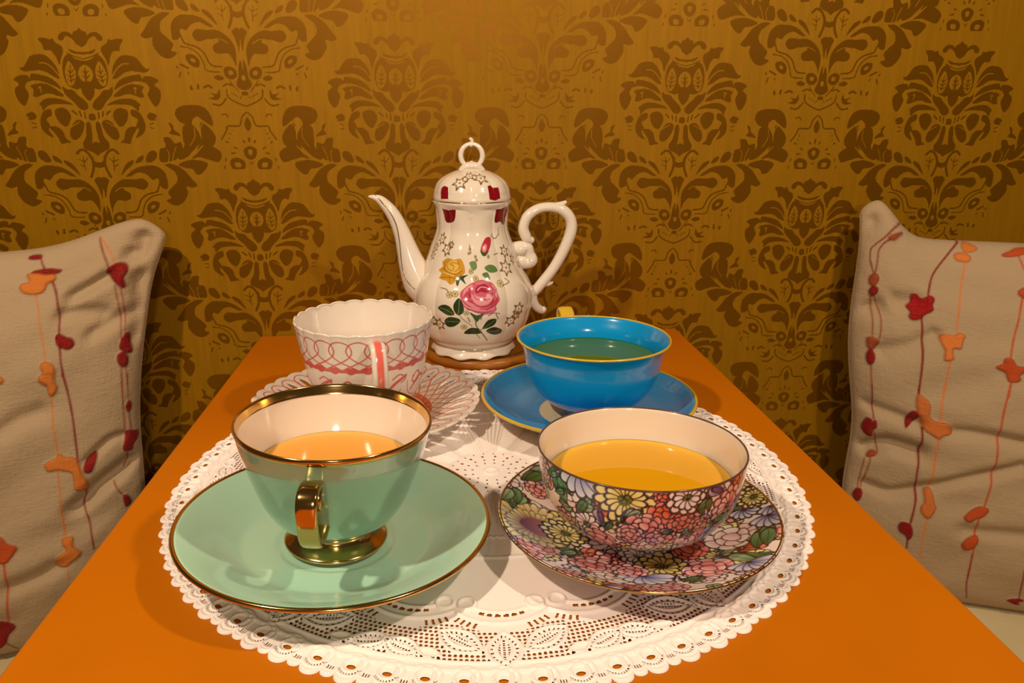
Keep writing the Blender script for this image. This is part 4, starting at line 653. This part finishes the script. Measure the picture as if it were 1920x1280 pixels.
# ================= generic crockery =================
def tea_surface(name, r, z, m, c, label, edge=(.84, .72, .60)):
    n = 96; rings = [1.0, .985, .96, .9, .7, .4, .1]
    zz = [z+.006, z+.0022, z+.0005, z, z, z, z]
    th = np.linspace(0, 2*np.pi, n, endpoint=False)
    V = [np.stack([r*k*np.cos(th), r*k*np.sin(th), np.full(n, q)], -1) for k, q in zip(rings, zz)]
    # liquid body below
    V = [np.stack([r*.90*np.cos(th), r*.90*np.sin(th), np.full(n, z-.035)], -1)]+V
    V = np.concatenate(V); F = grid_faces(8, n, wrap=True)
    thin = np.repeat([.0, .75, .6, .42, .18, .03, 0, 0], n)[:, None]      # the liquid is thin and pale at its edge
    base = np.array(list(m['liquid'])); cup = np.array(edge)
    colr = base*(1-thin)+cup*base**.35*thin
    o = mesh_obj(name, V, F, m, None, {'Col': colr}, ngons=[np.arange(n)[::-1], 7*n+np.arange(n)])
    o.location = [q*S for q in c]; tag(o, label, 'tea'); return o

def tilt(o, nx_, ny_):
    n = Vector((nx_, ny_, 1)).normalized(); o.rotation_mode = 'QUATERNION'
    o.rotation_quaternion = Vector((0, 0, 1)).rotation_difference(n)

# ---------- mint green set ----------
MC = (-.443, -.442, ZD+.006)
ms_ = thing('saucer', 'mint green saucer with a gold edge at the front left', 'saucer', MC)
lathe('plate', [(.05, .004), (.17, .004), (.185, 0), (.20, 0), (.205, .010), (.25, .024), (.30, .045), (.36, .074), (.398, .094), (.404, .099), (.400, .103), (.392, .101), (.36, .088), (.32, .068), (.29, .052), (.262, .040), (.25, .036), (.235, .034), (.16, .030), (.14, .026), (.05, .026), (.002, .026)], 260, 110, m_mint, ms_)
torus('rim', .4035, .0062, .100, m_gold, ms_, 300, 12)
mc_ = thing('teacup', 'mint green teacup with gold rim, gold handle and gold foot', 'cup', (MC[0], MC[1], MC[2]+.027))
z_ = -.040
lathe('bowl', [(.09, .040), (.105, .048), (.128, .068), (.155, .090), (.183, .135), (.203, .190), (.222, .250), (.235, .300), (.2435, .345), (.2465, .358), (.2440, .362), (.240, .356)], 240, 70, m_mintpearl, mc_)
lathe('inner_glaze', [(.241, .358), (.238, .350), (.228, .300), (.213, .245), (.192, .190), (.168, .135), (.13, .085), (.08, .060), (.002, .055)], 240, 50, m_cream_in, mc_)
lathe('rim', [(.2430, .346), (.2455, .351), (.2475, .358), (.2460, .3665), (.2415, .3655), (.2385, .355), (.2355, .342), (.2345, .339)], 260, 26, m_gold, mc_)
lathe('foot', [(.085, .003), (.126, .000), (.134, .004), (.134, .010), (.122, .018), (.108, .028), (.099, .040), (.098, .050)], 200, 30, m_gold, mc_)
tilt(ms_, .045, .012); tilt(mc_, .045, .0); mc_.scale = (1, 1, .945); mc_.location.z += .010*S
# strap handle pointing toward the viewer
ha = math.radians(-94)
def strap(path, az, hw, th_, m, parent, name='handle', colf=None, squ=.55):
    P = [(r*math.cos(az), r*math.sin(az), z, th_) for r, z in path]
    return tube_obj(name, P, m, parent, flat=hw/th_, side=(-math.sin(az), math.cos(az), 0), n=24, sq=squ, attrs_v=colf)
strap([(.215, .290), (.245, .305), (.280, .310), (.306, .298), (.314, .268), (.306, .222), (.288, .178), (.258, .148), (.215, .146), (.170, .160)], ha, .024, .009, m_gold, mc_)
hsp = strap([(.220, .300), (.240, .286), (.252, .262), (.246, .240), (.226, .236)], ha, .020, .007, m_gold, mc_, name='handle_spur')
tea = tea_surface('tea', .2040, .2235, m_tea_orange, (MC[0], MC[1], MC[2]+.027), 'pale orange tea inside the mint green cup'); tilt(tea, .045, 0)

# ---------- millefleur set ----------
DARK = lin((46, 26, 40))
PAL = dict(r=[((196, 66, 40), (226, 126, 96)), ((206, 80, 60), (232, 140, 120))], p=[((214, 92, 100), (240, 186, 180)), ((222, 120, 120), (244, 206, 198)), ((200, 76, 84), (236, 170, 164))],
           o=[((190, 84, 40), (228, 160, 120))], w=[((214, 150, 160), (240, 224, 214)), ((220, 190, 190), (240, 232, 224))], y=[((214, 190, 90), (238, 226, 160)), ((206, 176, 70), (236, 220, 150))],
           v=[((84, 52, 104), (190, 160, 190))], b=[((46, 54, 160), (190, 190, 226)), ((60, 74, 176), (210, 210, 232))])
def mum(c, x, y, R, key, rg, ow):
    core = lin((70, 96, 40))
    if key == 'y': n, cols = 15, PAL['y']
    elif key == 'w': n, cols = 11, PAL['w']
    elif key == 'yr': n, cols, core = 26, [((150, 60, 40), (236, 222, 140)), ((170, 90, 50), (240, 232, 170))], lin((120, 40, 34))
    elif key == 'yd': n, cols = 13, [((150, 120, 40), (226, 204, 120))]
    else: n, cols = 12, PAL[key]
    lay = 2
    if key == 'yr': ow = ow*.45
    for L in range(lay):
        r1 = R*(1-.30*L)
        for i in range(n):
            a = 2*math.pi*(i+.5*L)/n+rg.uniform(-.06, .06); ci, co = cols[rg.integers(len(cols))]
            c.petal(x, y, a, R*(.28 if key == 'yr' else .10), r1*rg.uniform(.92, 1.05), math.pi*r1/n*.80, lin(ci), lin(co), DARK, ow)
    if key == 'yr': c.petal(x, y, 0, -R*.36, R*.36, R*.36, lin((110, 34, 28)), lin((190, 110, 80)), lin((150, 80, 60)), ow)
    if key in ('y', 'w', 'yd'):
        for i in range(10):
            a = rg.uniform(0, 6.28); q = R*.16*math.sqrt(rg.uniform(0, 1))
            c.petal(x+q*math.cos(a), y+q*math.sin(a), a, -R*.09, R*.09, R*.08, core, lin((110, 130, 60)), DARK*.8, ow*.6)
def peony(c, x, y, R, key, rg, ow):
    pts = []
    for L, (n, q) in enumerate(((9, .78), (6, .45), (1, 0))):
        for i in range(n):
            a = 2*math.pi*(i+.3*L)/n+rg.uniform(-.2, .2); ci, co = PAL[key][rg.integers(len(PAL[key]))]
            px_, py_ = x+q*R*math.cos(a), y+q*R*math.sin(a)*.85
            w_ = R*rg.uniform(.24, .34)
            c.petal(px_, py_, a+rg.uniform(-.3, .3), -w_*.8, w_*.8, w_, lin(ci), lin(co), DARK, ow)
def leaf(c, x, y, R, ang, rg, ow):
    for i in range(4):
        a = ang+rg.uniform(-.7, .7); g = [((30, 84, 50), (110, 160, 110)), ((50, 100, 60), (160, 190, 150)), ((40, 70, 40), (90, 130, 70))][rg.integers(3)]
        xx, yy = x+rg.uniform(-.4, .4)*R, y+rg.uniform(-.4, .4)*R
        c.petal(xx, yy, a, -R*.6, R*.6, R*.26, lin(g[0]), lin(g[1]), DARK*.8, ow)
        c.stroke([(xx-math.cos(a)*R*.45, yy-math.sin(a)*R*.45), (xx+math.cos(a)*R*.5, yy+math.sin(a)*R*.5)], ow*1.2, lin((24, 50, 30)))
def bluefan(c, x, y, R, rg, ow):
    for i in range(7):
        a = math.radians(-90+(i-3)*26); ci, co = ((40, 48, 150), (226, 224, 232))
        c.petal(x, y+R*.4, a, 0, R*1.2, R*.24, lin(ci), lin(co), DARK, ow)
def purp(c, x, y, R, ang, ow):
    c.petal(x, y, ang+1.9, -R*.7, R*.7, R*.42, lin((54, 36, 80)), lin((196, 170, 190)), DARK, ow)
    c.petal(x+R*.15, y, ang+1.7, -R*.6, R*.6, R*.20, lin((70, 44, 100)), lin((120, 90, 140)), DARK, ow)
def paint(c, items, rg, ow):
    for it in items:
        k, x, y, R, key = it; R = R*1.35
        if k == 'mum': mum(c, x, y, R, key, rg, ow)
        elif k == 'ped': peony(c, x, y, R*.62, key, rg, ow)
        elif k == 'leaf': leaf(c, x, y, R*.8, key, rg, ow)
        elif k == 'bluefan': bluefan(c, x, y, R*.75, rg, ow)
        elif k == 'purp': purp(c, x, y, R*.55, key, ow)
def millefleur(x0, x1, y0, y1, items, seed, wrap=None, step=.0011, ow=.0016, dens=1.0):
    rg = np.random.default_rng(seed)
    c = Canvas(x0, x1, y0, y1, step, lin((236, 214, 204)), wrap)
    area = (x1-x0)*(y1-y0); n = int(area*210*dens)
    for i in range(n):      # crowded background of blossoms and leaves
        x, y = rg.uniform(x0, x1), rg.uniform(y0, y1); k = rg.choice(['mum', 'ped', 'leaf', 'bluefan', 'mum', 'ped', 'ped', 'mum'])
        key = rg.choice(['p', 'p', 'w', 'y', 'b', 'r', 'w'])
        if k == 'leaf': leaf(c, x, y, .040, rg.uniform(0, 3), rg, ow)
        elif k == 'bluefan': bluefan(c, x, y, .038, rg, ow)
        elif k == 'mum': mum(c, x, y, rg.uniform(.042, .062), key, rg, ow)
        else: peony(c, x, y, rg.uniform(.045, .065), key, rg, ow)
    paint(c, items, rg, ow)
    return c

fs = thing('saucer', 'saucer crowded with painted flowers, at the front right of the doily', 'saucer', (FC[0], FC[1], ZD))
cs = millefleur(-.40, .40, -.40, .40, SAUCER_FLOWERS, 11)
def sau_col(T, s, Z, R):
    return cs.sample(R*np.cos(T), R*np.sin(T))
lathe('plate', [(.05, .004), (.16, .004), (.175, 0), (.19, 0), (.195, .008), (.25, .026), (.32, .058), (.378, .088), (.382, .092), (.379, .096), (.33, .074), (.26, .047), (.20, .031), (.17, .028), (.05, .027), (.002, .027)], 900, 300, m_painted, fs, colf=sau_col)
torus('rim', .3805, .0045, .0925, m_goldthin, fs, 300, 10)
# the painted underside is plain: a cream foot skirt just beneath
fcup = thing('teacup', 'handleless bowl cup covered in painted flowers with a cream inside', 'cup', (FC[0], FC[1], ZD+.028))
cc = millefleur(-math.pi*.26, math.pi*.26, -.01, .36, CUP_FLOWERS, 4, wrap=2*math.pi*.26, dens=1.2)
zc = ZD+.028
prof = [(r, z-zc) for r, z in FC_PROF]
Pp, ss = resample(catmull(prof, 12), 170)
thn = 1000
th = np.linspace(0, 2*np.pi, thn, endpoint=False); T, Rr = np.meshgrid(th, Pp[:, 0]); Z2 = np.repeat(Pp[:, 1][:, None], thn, 1); SS = np.repeat(ss[:, None], thn, 1)
tt = (np.mod(T+np.pi/2+np.pi, 2*np.pi)-np.pi)*.26
Vc = np.stack([Rr*np.cos(T), Rr*np.sin(T), Z2], -1).reshape(-1, 3)
cc_col = cc.sample(tt, SS)
# cream foot ring under the painted bowl
mesh_obj('bowl', Vc, grid_faces(170, thn, wrap=True), m_painted, fcup, {'Col': cc_col.reshape(-1, 3)}, ngons=[np.arange(thn)[::-1]])
zr = .290-zc
lathe('inner_glaze', [(.2788, zr-.001), (.2782, zr+.002), (.2745, zr+.001), (.270, zr-.035), (.262, zr-.090), (.243, zr-.142), (.205, zr-.190), (.155, zr-.222), (.08, zr-.235), (.002, zr-.237)], 260, 60, m_cream_in, fcup)
torus('rim', .2772, .0028, zr+.0015, mat('dark_rim_line', (.10, .05, .035), .2)[0], fcup, 260, 10)
lathe('foot', [(.09, .001), (.108, .000), (.113, .003), (.114, .012), (.113, .020)], 160, 12, m_white, fcup)
tea = tea_surface('tea', .2530, .192-zc, m_tea_yellow, (FC[0], FC[1], zc), 'golden yellow tea inside the flower painted cup')
tilt(fcup, .004, .026); tilt(tea, .004, .026)

# ---------- turquoise set ----------
BC = (.400, .412, ZD)
bs = thing('saucer', 'turquoise blue saucer with a yellow edge at the back right', 'saucer', BC)
def bl_col(T, s, Z, R):
    c = np.empty(R.shape+(3,)); c[:] = (.003, .29, .66)
    top = s >= s[int(np.argmax(R[:, 0])), 0]
    c[~top] = (.74, .62, .44)
    k = sm(.186, .184, R)[..., None]
    cream = np.array((.80, .68, .42))
    c = np.where(top[..., None], c*(1-k)+cream*k, c)
    return c
lathe('plate', [(.05, .004), (.18, .004), (.195, 0), (.21, 0), (.215, .008), (.27, .026), (.34, .058), (.400, .094), (.4045, .099), (.402, .104), (.392, .100), (.375, .086), (.345, .064), (.29, .042), (.22, .030), (.135, .026), (.128, .0255), (.05, .0255), (.002, .0255)], 300, 150, m_bluewell, bs, colf=bl_col)
torus('rim', .4045, .0062, .1015, m_yellow, bs, 300, 12)
bc = thing('teacup', 'turquoise blue teacup with a yellow rim holding green tea', 'cup', (BC[0]+.012, BC[1], ZD+.026))
zb = ZD+.026
lathe('bowl', [(r, z-zb) for r, z in [(.08, .072), (.11, .075), (.135, .080), (.18, .100), (.222, .148), (.245, .200), (.256, .250), (.263, .288), (.275, .318), (.2835, .334), (.2815, .337), (.276, .333), (.266, .312), (.254, .285), (.248, .250), (.236, .200), (.212, .152), (.17, .112), (.10, .092), (.002, .090)]], 260, 110, m_blue, bc)
torus('rim', .2845, .0042, .3355-zb, m_yellow, bc, 260, 12)
lathe('foot', [(r, z-zb) for r, z in [(.075, .036), (.09, .0355), (.098, .037), (.094, .052), (.092, .078)]], 160, 16, m_blue, bc)
strap([(.255, .235), (.285, .295), (.318, .338), (.350, .352), (.368, .325), (.358, .265), (.320, .190), (.275, .150), (.225, .130)], math.radians(99), .030, .010, m_yellow, bc)
for ch in bc.children:
    if ch.name.startswith('handle'): ch.location.z -= zb*S
tea = tea_surface('tea', .2440, .252-zb, m_tea_green, (BC[0]+.012, BC[1], zb), 'dark green tea inside the turquoise blue cup', edge=(.02, .30, .45))

# ---------- white and pink openwork set ----------
WC = (-.439, .449, ZD)
wsau = thing('saucer', 'white openwork saucer with pink interlaced lines and a scalloped edge', 'saucer', WC)
PINK = lin((206, 92, 84)); WHT = np.array((.80, .70, .60)); RED = lin((196, 58, 46))
NS = 36; TP = 2*np.pi
cw = Canvas(-.45, .45, -.45, .45, .0011, WHT)
def pol(r, a): return (r*math.cos(a), r*math.sin(a))
for i in range(NS):
    a0 = TP*i/NS; p_ = TP/NS
    # a looping line that crosses its neighbours
    pts = [pol(.235, a0-p_*1.1), pol(.262, a0-p_*.65), pol(.300, a0+p_*.05), pol(.345, a0+p_*.52), pol(.385, a0+p_*.42), pol(.400, a0), pol(.385, a0-p_*.42), pol(.345, a0-p_*.52), pol(.300, a0-p_*.05), pol(.262, a0+p_*.65), pol(.235, a0+p_*1.1)]
    cw.stroke(pts, .0052, PINK)
    cw.petal(*pol(.228, a0+p_/2), a0, -.010, .014, .018, RED, PINK, PINK, .001)
cw.stroke([pol(.222, a) for a in np.linspace(0, TP, 80)], .009, RED, smooth=False)
for i in range(6):    # scroll dragon in the well
    a = TP*i/6+.3
    cw.stroke([pol(.10, a), pol(.15, a+.25), pol(.185, a+.05), pol(.15, a-.12), pol(.12, a+.12), pol(.165, a+.55), pol(.195, a+.75)], .010, PINK)
    cw.stroke([pol(.13, a+.35), pol(.17, a+.55), pol(.14, a+.85), pol(.19, a+.95)], .005, RED)
def openwork():
    nt, nr = 1440, 190
    prof_t = [(.002, .026), (.08, .026), (.15, .027), (.20, .031), (.235, .042), (.29, .058), (.35, .078), (.40, .093), (.423, .099)]
    P, _ = resample(catmull(prof_t, 10), nr)
    th = np.linspace(0, TP, nt, endpoint=False); T, Rr = np.meshgrid(th, P[:, 0]); Zt = np.repeat(P[:, 1][:, None], nt, 1)
    k = np.mod(T*NS/TP+.5, 1)-.5
    sc = 1+.022*(np.abs(np.cos(T*NS/2))**.7-.6)*sm(.33, .423, Rr)
    Rm = Rr*sc; Zm = Zt+.004*(np.abs(np.cos(T*NS/2))-.6)*sm(.36, .42, Rr)
    thick = .010
    mid = (Rr[:-1]+Rr[1:])/2; tm = T[:-1]+np.pi/nt; km = (np.mod(tm*NS/TP+.5, 1)-.5)*TP/NS*mid
    slot = ((km/.0125)**2+((mid-.345)/.036)**2 < 1)
    kh = (np.mod(tm*NS/TP, 1)-.5)*TP/NS*mid
    slot |= ((kh/.0068)**2+((mid-.292)/.011)**2 < 1)
    solid = ~slot
    Vt = np.stack([Rm*np.cos(T), Rm*np.sin(T), Zm], -1).reshape(-1, 3)
    Vb = np.stack([Rm*.995*np.cos(T), Rm*.995*np.sin(T), Zm-thick], -1).reshape(-1, 3)
    F = grid_faces(nr, nt, wrap=True).reshape(nr-1, nt, 4); N = nr*nt
    Ft = F[solid]; Fb = F[solid][:, ::-1]+N
    walls = []
    for i in range(4):
        a = F[..., i]; b2 = F[..., (i+1) % 4]
        nb = {0: np.vstack([solid[:1]*0+1 > 0, solid[:-1]]), 2: np.vstack([solid[1:], solid[:1]*0 > 1]), 1: np.roll(solid, -1, 1), 3: np.roll(solid, 1, 1)}[i]
        sel = solid & ~nb
        walls.append(np.stack([b2[sel], a[sel], a[sel]+N, b2[sel]+N], -1))
    Fq = np.concatenate([Ft, Fb]+walls)
    colr = cw.sample(Rr*np.cos(T), Rr*np.sin(T)).reshape(-1, 3)
    mesh_obj('plate', np.concatenate([Vt, Vb]), Fq, m_painted, wsau, {'Col': np.concatenate([colr, np.tile(WHT, (N, 1))])})
openwork()
lathe('foot', [(.15, .018), (.165, 0), (.180, 0), (.185, .018)], 160, 14, m_white, wsau)

zw = ZD+.027
wc = thing('teacup', 'white scalloped cup with pink interlaced loops and a striped handle', 'cup', (WC[0]+.003, WC[1], zw))
Wp = [(.11, .062), (.135, .072), (.165, .100), (.19, .140), (.208, .190), (.221, .250), (.232, .310), (.241, .365), (.248, .405), (.251, .416)]
R0w = .24
cv = Canvas(-math.pi*R0w, math.pi*R0w, -.01, .50, .0011, WHT, wrap=TP*R0w)
Pq, sq_ = resample(catmull([(r, z) for r, z in Wp], 12), 200)
def s_at(z): return float(np.interp(z, Pq[:, 1], sq_))
NL = 24; pw = TP*R0w/NL
sT, sM, sL = s_at(.395), s_at(.335), s_at(.292)
for i in range(NL):
    x0 = -math.pi*R0w+i*pw
    pts = [(x0-pw*1.0, sL-.004), (x0-pw*.5, sL+.012), (x0, sT-.078), (x0+pw*.5, sT-.056), (x0+pw*.65, sT-.034), (x0+pw*.46, sT-.010), (x0, sT), (x0-pw*.46, sT-.010), (x0-pw*.65, sT-.034), (x0-pw*.5, sT-.056), (x0, sT-.078), (x0+pw*.5, sL+.012), (x0+pw*1.0, sL-.004)]
    cv.stroke(pts, .0048, PINK)
    cv.petal(x0+pw/2, sL-.012, math.pi/2, -.008, .018, pw*.34, PINK*.95, PINK, PINK, .001)
    cv.poly([(x0-pw*.55, sL-.014), (x0+pw*.55, sL-.014), (x0+pw*.55, sL-.004), (x0-pw*.55, sL-.004)], PINK, smooth=False)
for i in range(5):
    x0 = -math.pi*R0w+i*TP*R0w/5+.10; zb_ = s_at(.20)
    cv.stroke([(x0-.10, zb_-.02), (x0-.05, zb_+.022), (x0+.0, zb_+.005), (x0+.06, zb_-.015), (x0+.11, zb_+.02), (x0+.16, zb_+.045)], .013, PINK)
    cv.stroke([(x0-.10, zb_+.03), (x0-.07, zb_+.045), (x0-.05, zb_+.02), (x0-.075, zb_+.0), (x0-.10, zb_+.015), (x0-.09, zb_+.035)], .007, RED)
    cv.stroke([(x0-.13, zb_+.02), (x0-.115, zb_-.03), (x0-.06, zb_-.055), (x0-.02, zb_-.04)], .004, PINK)
    cv.stroke([(x0+.02, zb_-.06), (x0+.06, zb_-.03), (x0+.10, zb_-.05), (x0+.14, zb_-.01)], .006, PINK)
    cv.stroke([(x0+.10, zb_+.04), (x0+.13, zb_+.055), (x0+.16, zb_+.035), (x0+.14, zb_+.02)], .006, PINK)
thn, nsn = 960, 240
PO, so = resample(catmull(Wp, 12), 170)
PI_ = catmull([(.251, .416), (.2485, .4205), (.243, .418), (.244, .408), (.235, .360), (.224, .305), (.212, .248), (.197, .190), (.178, .145), (.15, .108), (.10, .085), (.002, .080)], 8)
Pall = np.concatenate([PO, PI_[1:]]); sall = np.r_[so, np.full(len(PI_)-1, 9.0)]
th = np.linspace(0, TP, thn, endpoint=False); T, Rr = np.meshgrid(th, Pall[:, 0]); Zt = np.repeat(Pall[:, 1][:, None], thn, 1)-zw; Sg = np.repeat(sall[:, None], thn, 1)
lob = np.abs(np.cos(T*NL/2+.0))**.8-.6
topw = sm(.20, .40, Zt+zw)
inn = (Sg > 5)
Rm = Rr*(1+.014*lob*topw*np.where(inn, sm(.40, .425, Zt+zw), 1)); Zm = Zt+.006*lob*sm(.38, .42, Zt+zw)
tt = (np.mod(T+np.pi, TP)-np.pi)*R0w
colr = np.where((Sg < 5)[..., None], cv.sample(tt, np.minimum(Sg, .49)), WHT)
mesh_obj('bowl', np.stack([Rm*np.cos(T), Rm*np.sin(T), Zm], -1).reshape(-1, 3), grid_faces(len(Pall), thn, wrap=True), m_painted, wc, {'Col': colr.reshape(-1, 3)}, ngons=[np.arange(thn)[::-1], (len(Pall)-1)*thn+np.arange(thn)])
lathe('foot', [(.095, .001), (.112, 0), (.118, .003), (.112, .020), (.106, .040)], 160, 14, m_white, wc)
def stripe(ii, aa):
    k = np.abs(np.sin(aa)) < .42
    return np.where(k[..., None], lin((224, 104, 88)), WHT)
hw_ = strap([(.232, .330), (.262, .352), (.298, .348), (.318, .305), (.322, .250), (.312, .195), (.285, .150), (.245, .125), (.195, .125)], math.radians(-76), .027, .013, m_painted, wc, colf=stripe, squ=.8)

# ================= trivet and teapot =================
tv = thing('trivet', 'round brown wooden trivet under the teapot by the wall', 'trivet', (.040, 1.292, 0))
lathe('board', [(.002, 0), (.26, 0), (.285, .003), (.297, .016), (.297, .032), (.286, .044), (.270, .047), (.262, .043), (.25, .042), (.002, .042)], 260, 60, m_wood, tv)
torus('groove_ring', .236, .004, .0405, mat('dark_wood', (.05, .018, .004), .5)[0], tv, 200, 8)
ZT = .0475
pt = thing('teapot', 'tall white fluted teapot with painted roses standing on the trivet', 'teapot', (POT_C[0], POT_C[1], ZT))
PW = np.array((.80, .69, .56)); R0 = .24
ct = Canvas(-math.pi*R0, math.pi*R0, -.02, .82, .0011, PW, wrap=TP*R0)
GOLDB = lin((120, 92, 44))
def star(c, x, y, r, rot=.3):
    r = r*1.25
    P = []
    for i in range(12):
        a = rot+math.pi*i/6; q = r if i % 2 == 0 else r*.48
        P.append((x+q*math.cos(a), y+q*math.sin(a)))
    c.stroke(P+[P[0]], .0048, GOLDB, smooth=False)
    for i in range(6):
        a = rot+math.pi*i/3; c.stroke([(x+r*.55*math.cos(a), y+r*.55*math.sin(a)), (x+r*.92*math.cos(a), y+r*.92*math.sin(a))], .0035, GOLDB)
    c.petal(x, y, 0, -r*.12, r*.12, r*.12, GOLDB, GOLDB, GOLDB, .0005)
for (t, cc_, w, pts) in POT_ART:
    if t == 'F': ct.poly(pts, lin(cc_), outline=lin(cc_)*.72, ow=.0010)
    else: ct.stroke(pts, max(w, .003), lin(cc_))
for x, y, r in POT_STARS: star(ct, x, y, r)
for x, y, r in POT_DOTS:
    for i in range(5):
        a = TP*i/5+x*9; ct.petal(x, y, a, r*.1, r*1.0, r*.42, lin((214, 176, 70)), lin((236, 224, 190)), lin((120, 112, 60)), .0012)
    ct.petal(x, y, 0, -r*.25, r*.25, r*.25, lin((190, 140, 40)), lin((190, 140, 40)), lin((110, 90, 30)), .0008)
nth, nsb = 1100, 330
PB_, sB = resample(catmull(POT_BODY, 12), nsb)
th = np.linspace(0, TP, nth, endpoint=False); T, Rr = np.meshgrid(th, PB_[:, 0]); Zt = np.repeat(PB_[:, 1][:, None], nth, 1); Sg = np.repeat(sB[:, None], nth, 1)
Rr = Rr*fl(T, Zt, .10, .75, .036)
tt = (np.mod(T+np.pi/2+np.pi, TP)-np.pi)*R0
colr = ct.sample(tt, Sg)
lipz = sm(.70, .757, Zt)
# scalloped dip under the lip
Rr = Rr+.006*sm(.70, .75, Zt)*np.cos(6*(T+np.pi/2))
mesh_obj('body', np.stack([Rr*np.cos(T), Rr*np.sin(T), Zt-ZT], -1).reshape(-1, 3), grid_faces(nsb, nth, wrap=True), m_pot, pt, {'Col': colr.reshape(-1, 3)}, ngons=[np.arange(nth)[::-1], (nsb-1)*nth+np.arange(nth)])
fz = lambda T_, Z_: 1+.020*np.cos(10*T_+.7)*sm(.09, .055, Z_+ZT)
lathe('foot', [(.150, .004), (.180, .000), (.192, .004), (.196, .014), (.190, .030), (.180, .044), (.176, .056), (.178, .064)], 400, 40, m_white, pt, mod=fz, zmod=lambda T_, Z_: .0035*(1-np.cos(10*T_+.7))*sm(.02, .0, Z_))
# collar lip
lathe('collar', [(.160, .700), (.163, .716), (.170, .730), (.177, .744), (.1785, .752), (.174, .755), (.165, .752)], 400, 26, m_white, pt, zmod=lambda T_, Z_: -ZT-.010*np.cos(6*(T_+np.pi/2))*sm(.745, .705, Z_))
torus('gold_line', .1775, .0022, .756-ZT, m_gold, pt, 260, 8)
# lid
cl_ = Canvas(-math.pi*.15, math.pi*.15, -.02, .32, .0010, PW, wrap=TP*.15)
for (t, cc_, w, pts) in LID_ART: cl_.poly(pts, lin(cc_), smooth=False)
for x, y, r in LID_STARS: star(cl_, x, y, r)
PL, sL_ = resample(catmull(POT_LID, 12), 160)
nl = 700; th = np.linspace(0, TP, nl, endpoint=False); T, Rr = np.meshgrid(th, PL[:, 0]); Zt = np.repeat(PL[:, 1][:, None], nl, 1); Sg = np.repeat(sL_[:, None], nl, 1)
Rr = Rr*(1+.030*(np.abs(np.cos(5*T+.35))**.6-.75)*sm(.775, .80, Zt)*sm(.885, .85, Zt))
tt = (np.mod(T+np.pi/2+np.pi, TP)-np.pi)*.15
lid = mesh_obj('lid', np.stack([Rr*np.cos(T), Rr*np.sin(T), Zt-ZT], -1).reshape(-1, 3), grid_faces(160, nl, wrap=True), m_pot, pt, {'Col': cl_.sample(tt, Sg).reshape(-1, 3)}, ngons=[np.arange(nl)[::-1], 159*nl+np.arange(nl)])
# ring finial
zc_ = .945-ZT
ring = [(.048*math.cos(a), 0, zc_+.050*math.sin(a), .0105+.0015*math.cos(2*a)) for a in np.linspace(-math.pi*.5, math.pi*1.5, 28)]
base_b = [((-.050), 0, .884-ZT, .010), (-.030, 0, .897-ZT, .015), (0, 0, .902-ZT, .018), (.030, 0, .897-ZT, .015), (.050, 0, .884-ZT, .010)]
tipp = [(-.002, 0, .990-ZT, .010), (.003, 0, 1.004-ZT, .0085), (-.001, 0, 1.014-ZT, .008), (-.006, 0, 1.017-ZT, .006)]
bead = [(0, 0, .905-ZT, .010), (0, 0, .914-ZT, .010)]
multi_tube('knob', [(ring, dict(side=(0, 1, 0), n=18, per=3)), (base_b, dict(n=18, flat=1.6, per=5)), (tipp, dict(n=14, per=5)), (bead, dict(n=14, per=3))], m_white, lid)
def rel(L, rm=1.0, y=0.0): return [(x-POT_C[0], y, z-ZT, r*rm) for x, z, r in L]
# spout with dished open lip
Vs, Fs, Gs, _ = tube('spout', rel(SPOUT), m_white, pt, n=28, per=8, flat=1.0)
mesh_obj('spout', Vs, Fs, m_white, pt, ngons=Gs)
sl = rel(SPOUT_LINE, 1.0)
SP = catmull(np.array(rel(SPOUT)), 12)
def on_spout(x, z):
    d = np.hypot(SP[:, 0]-x, SP[:, 2]-z); i = int(d.argmin()); r = SP[i, 3]; return -math.sqrt(max(r*r-min(d[i], r*.95)**2, 1e-6))-.0016
tube_obj('gold_line', [(x, on_spout(x, z)*.97, z, .0022) for x, _, z, _r in sl], m_goldthin, pt, n=8, per=5)
multi_tube('handle', [(rel(HANDLE), dict(n=20, per=5, flat=1.1)), (rel(HANDLE_LOBE), dict(n=18, per=5)), (rel(HANDLE_TAIL), dict(n=16, per=5)), (rel(HANDLE_SPUR), dict(n=14, per=4)), (rel(HANDLE_SPUR2), dict(n=12, per=4))], m_white, pt)
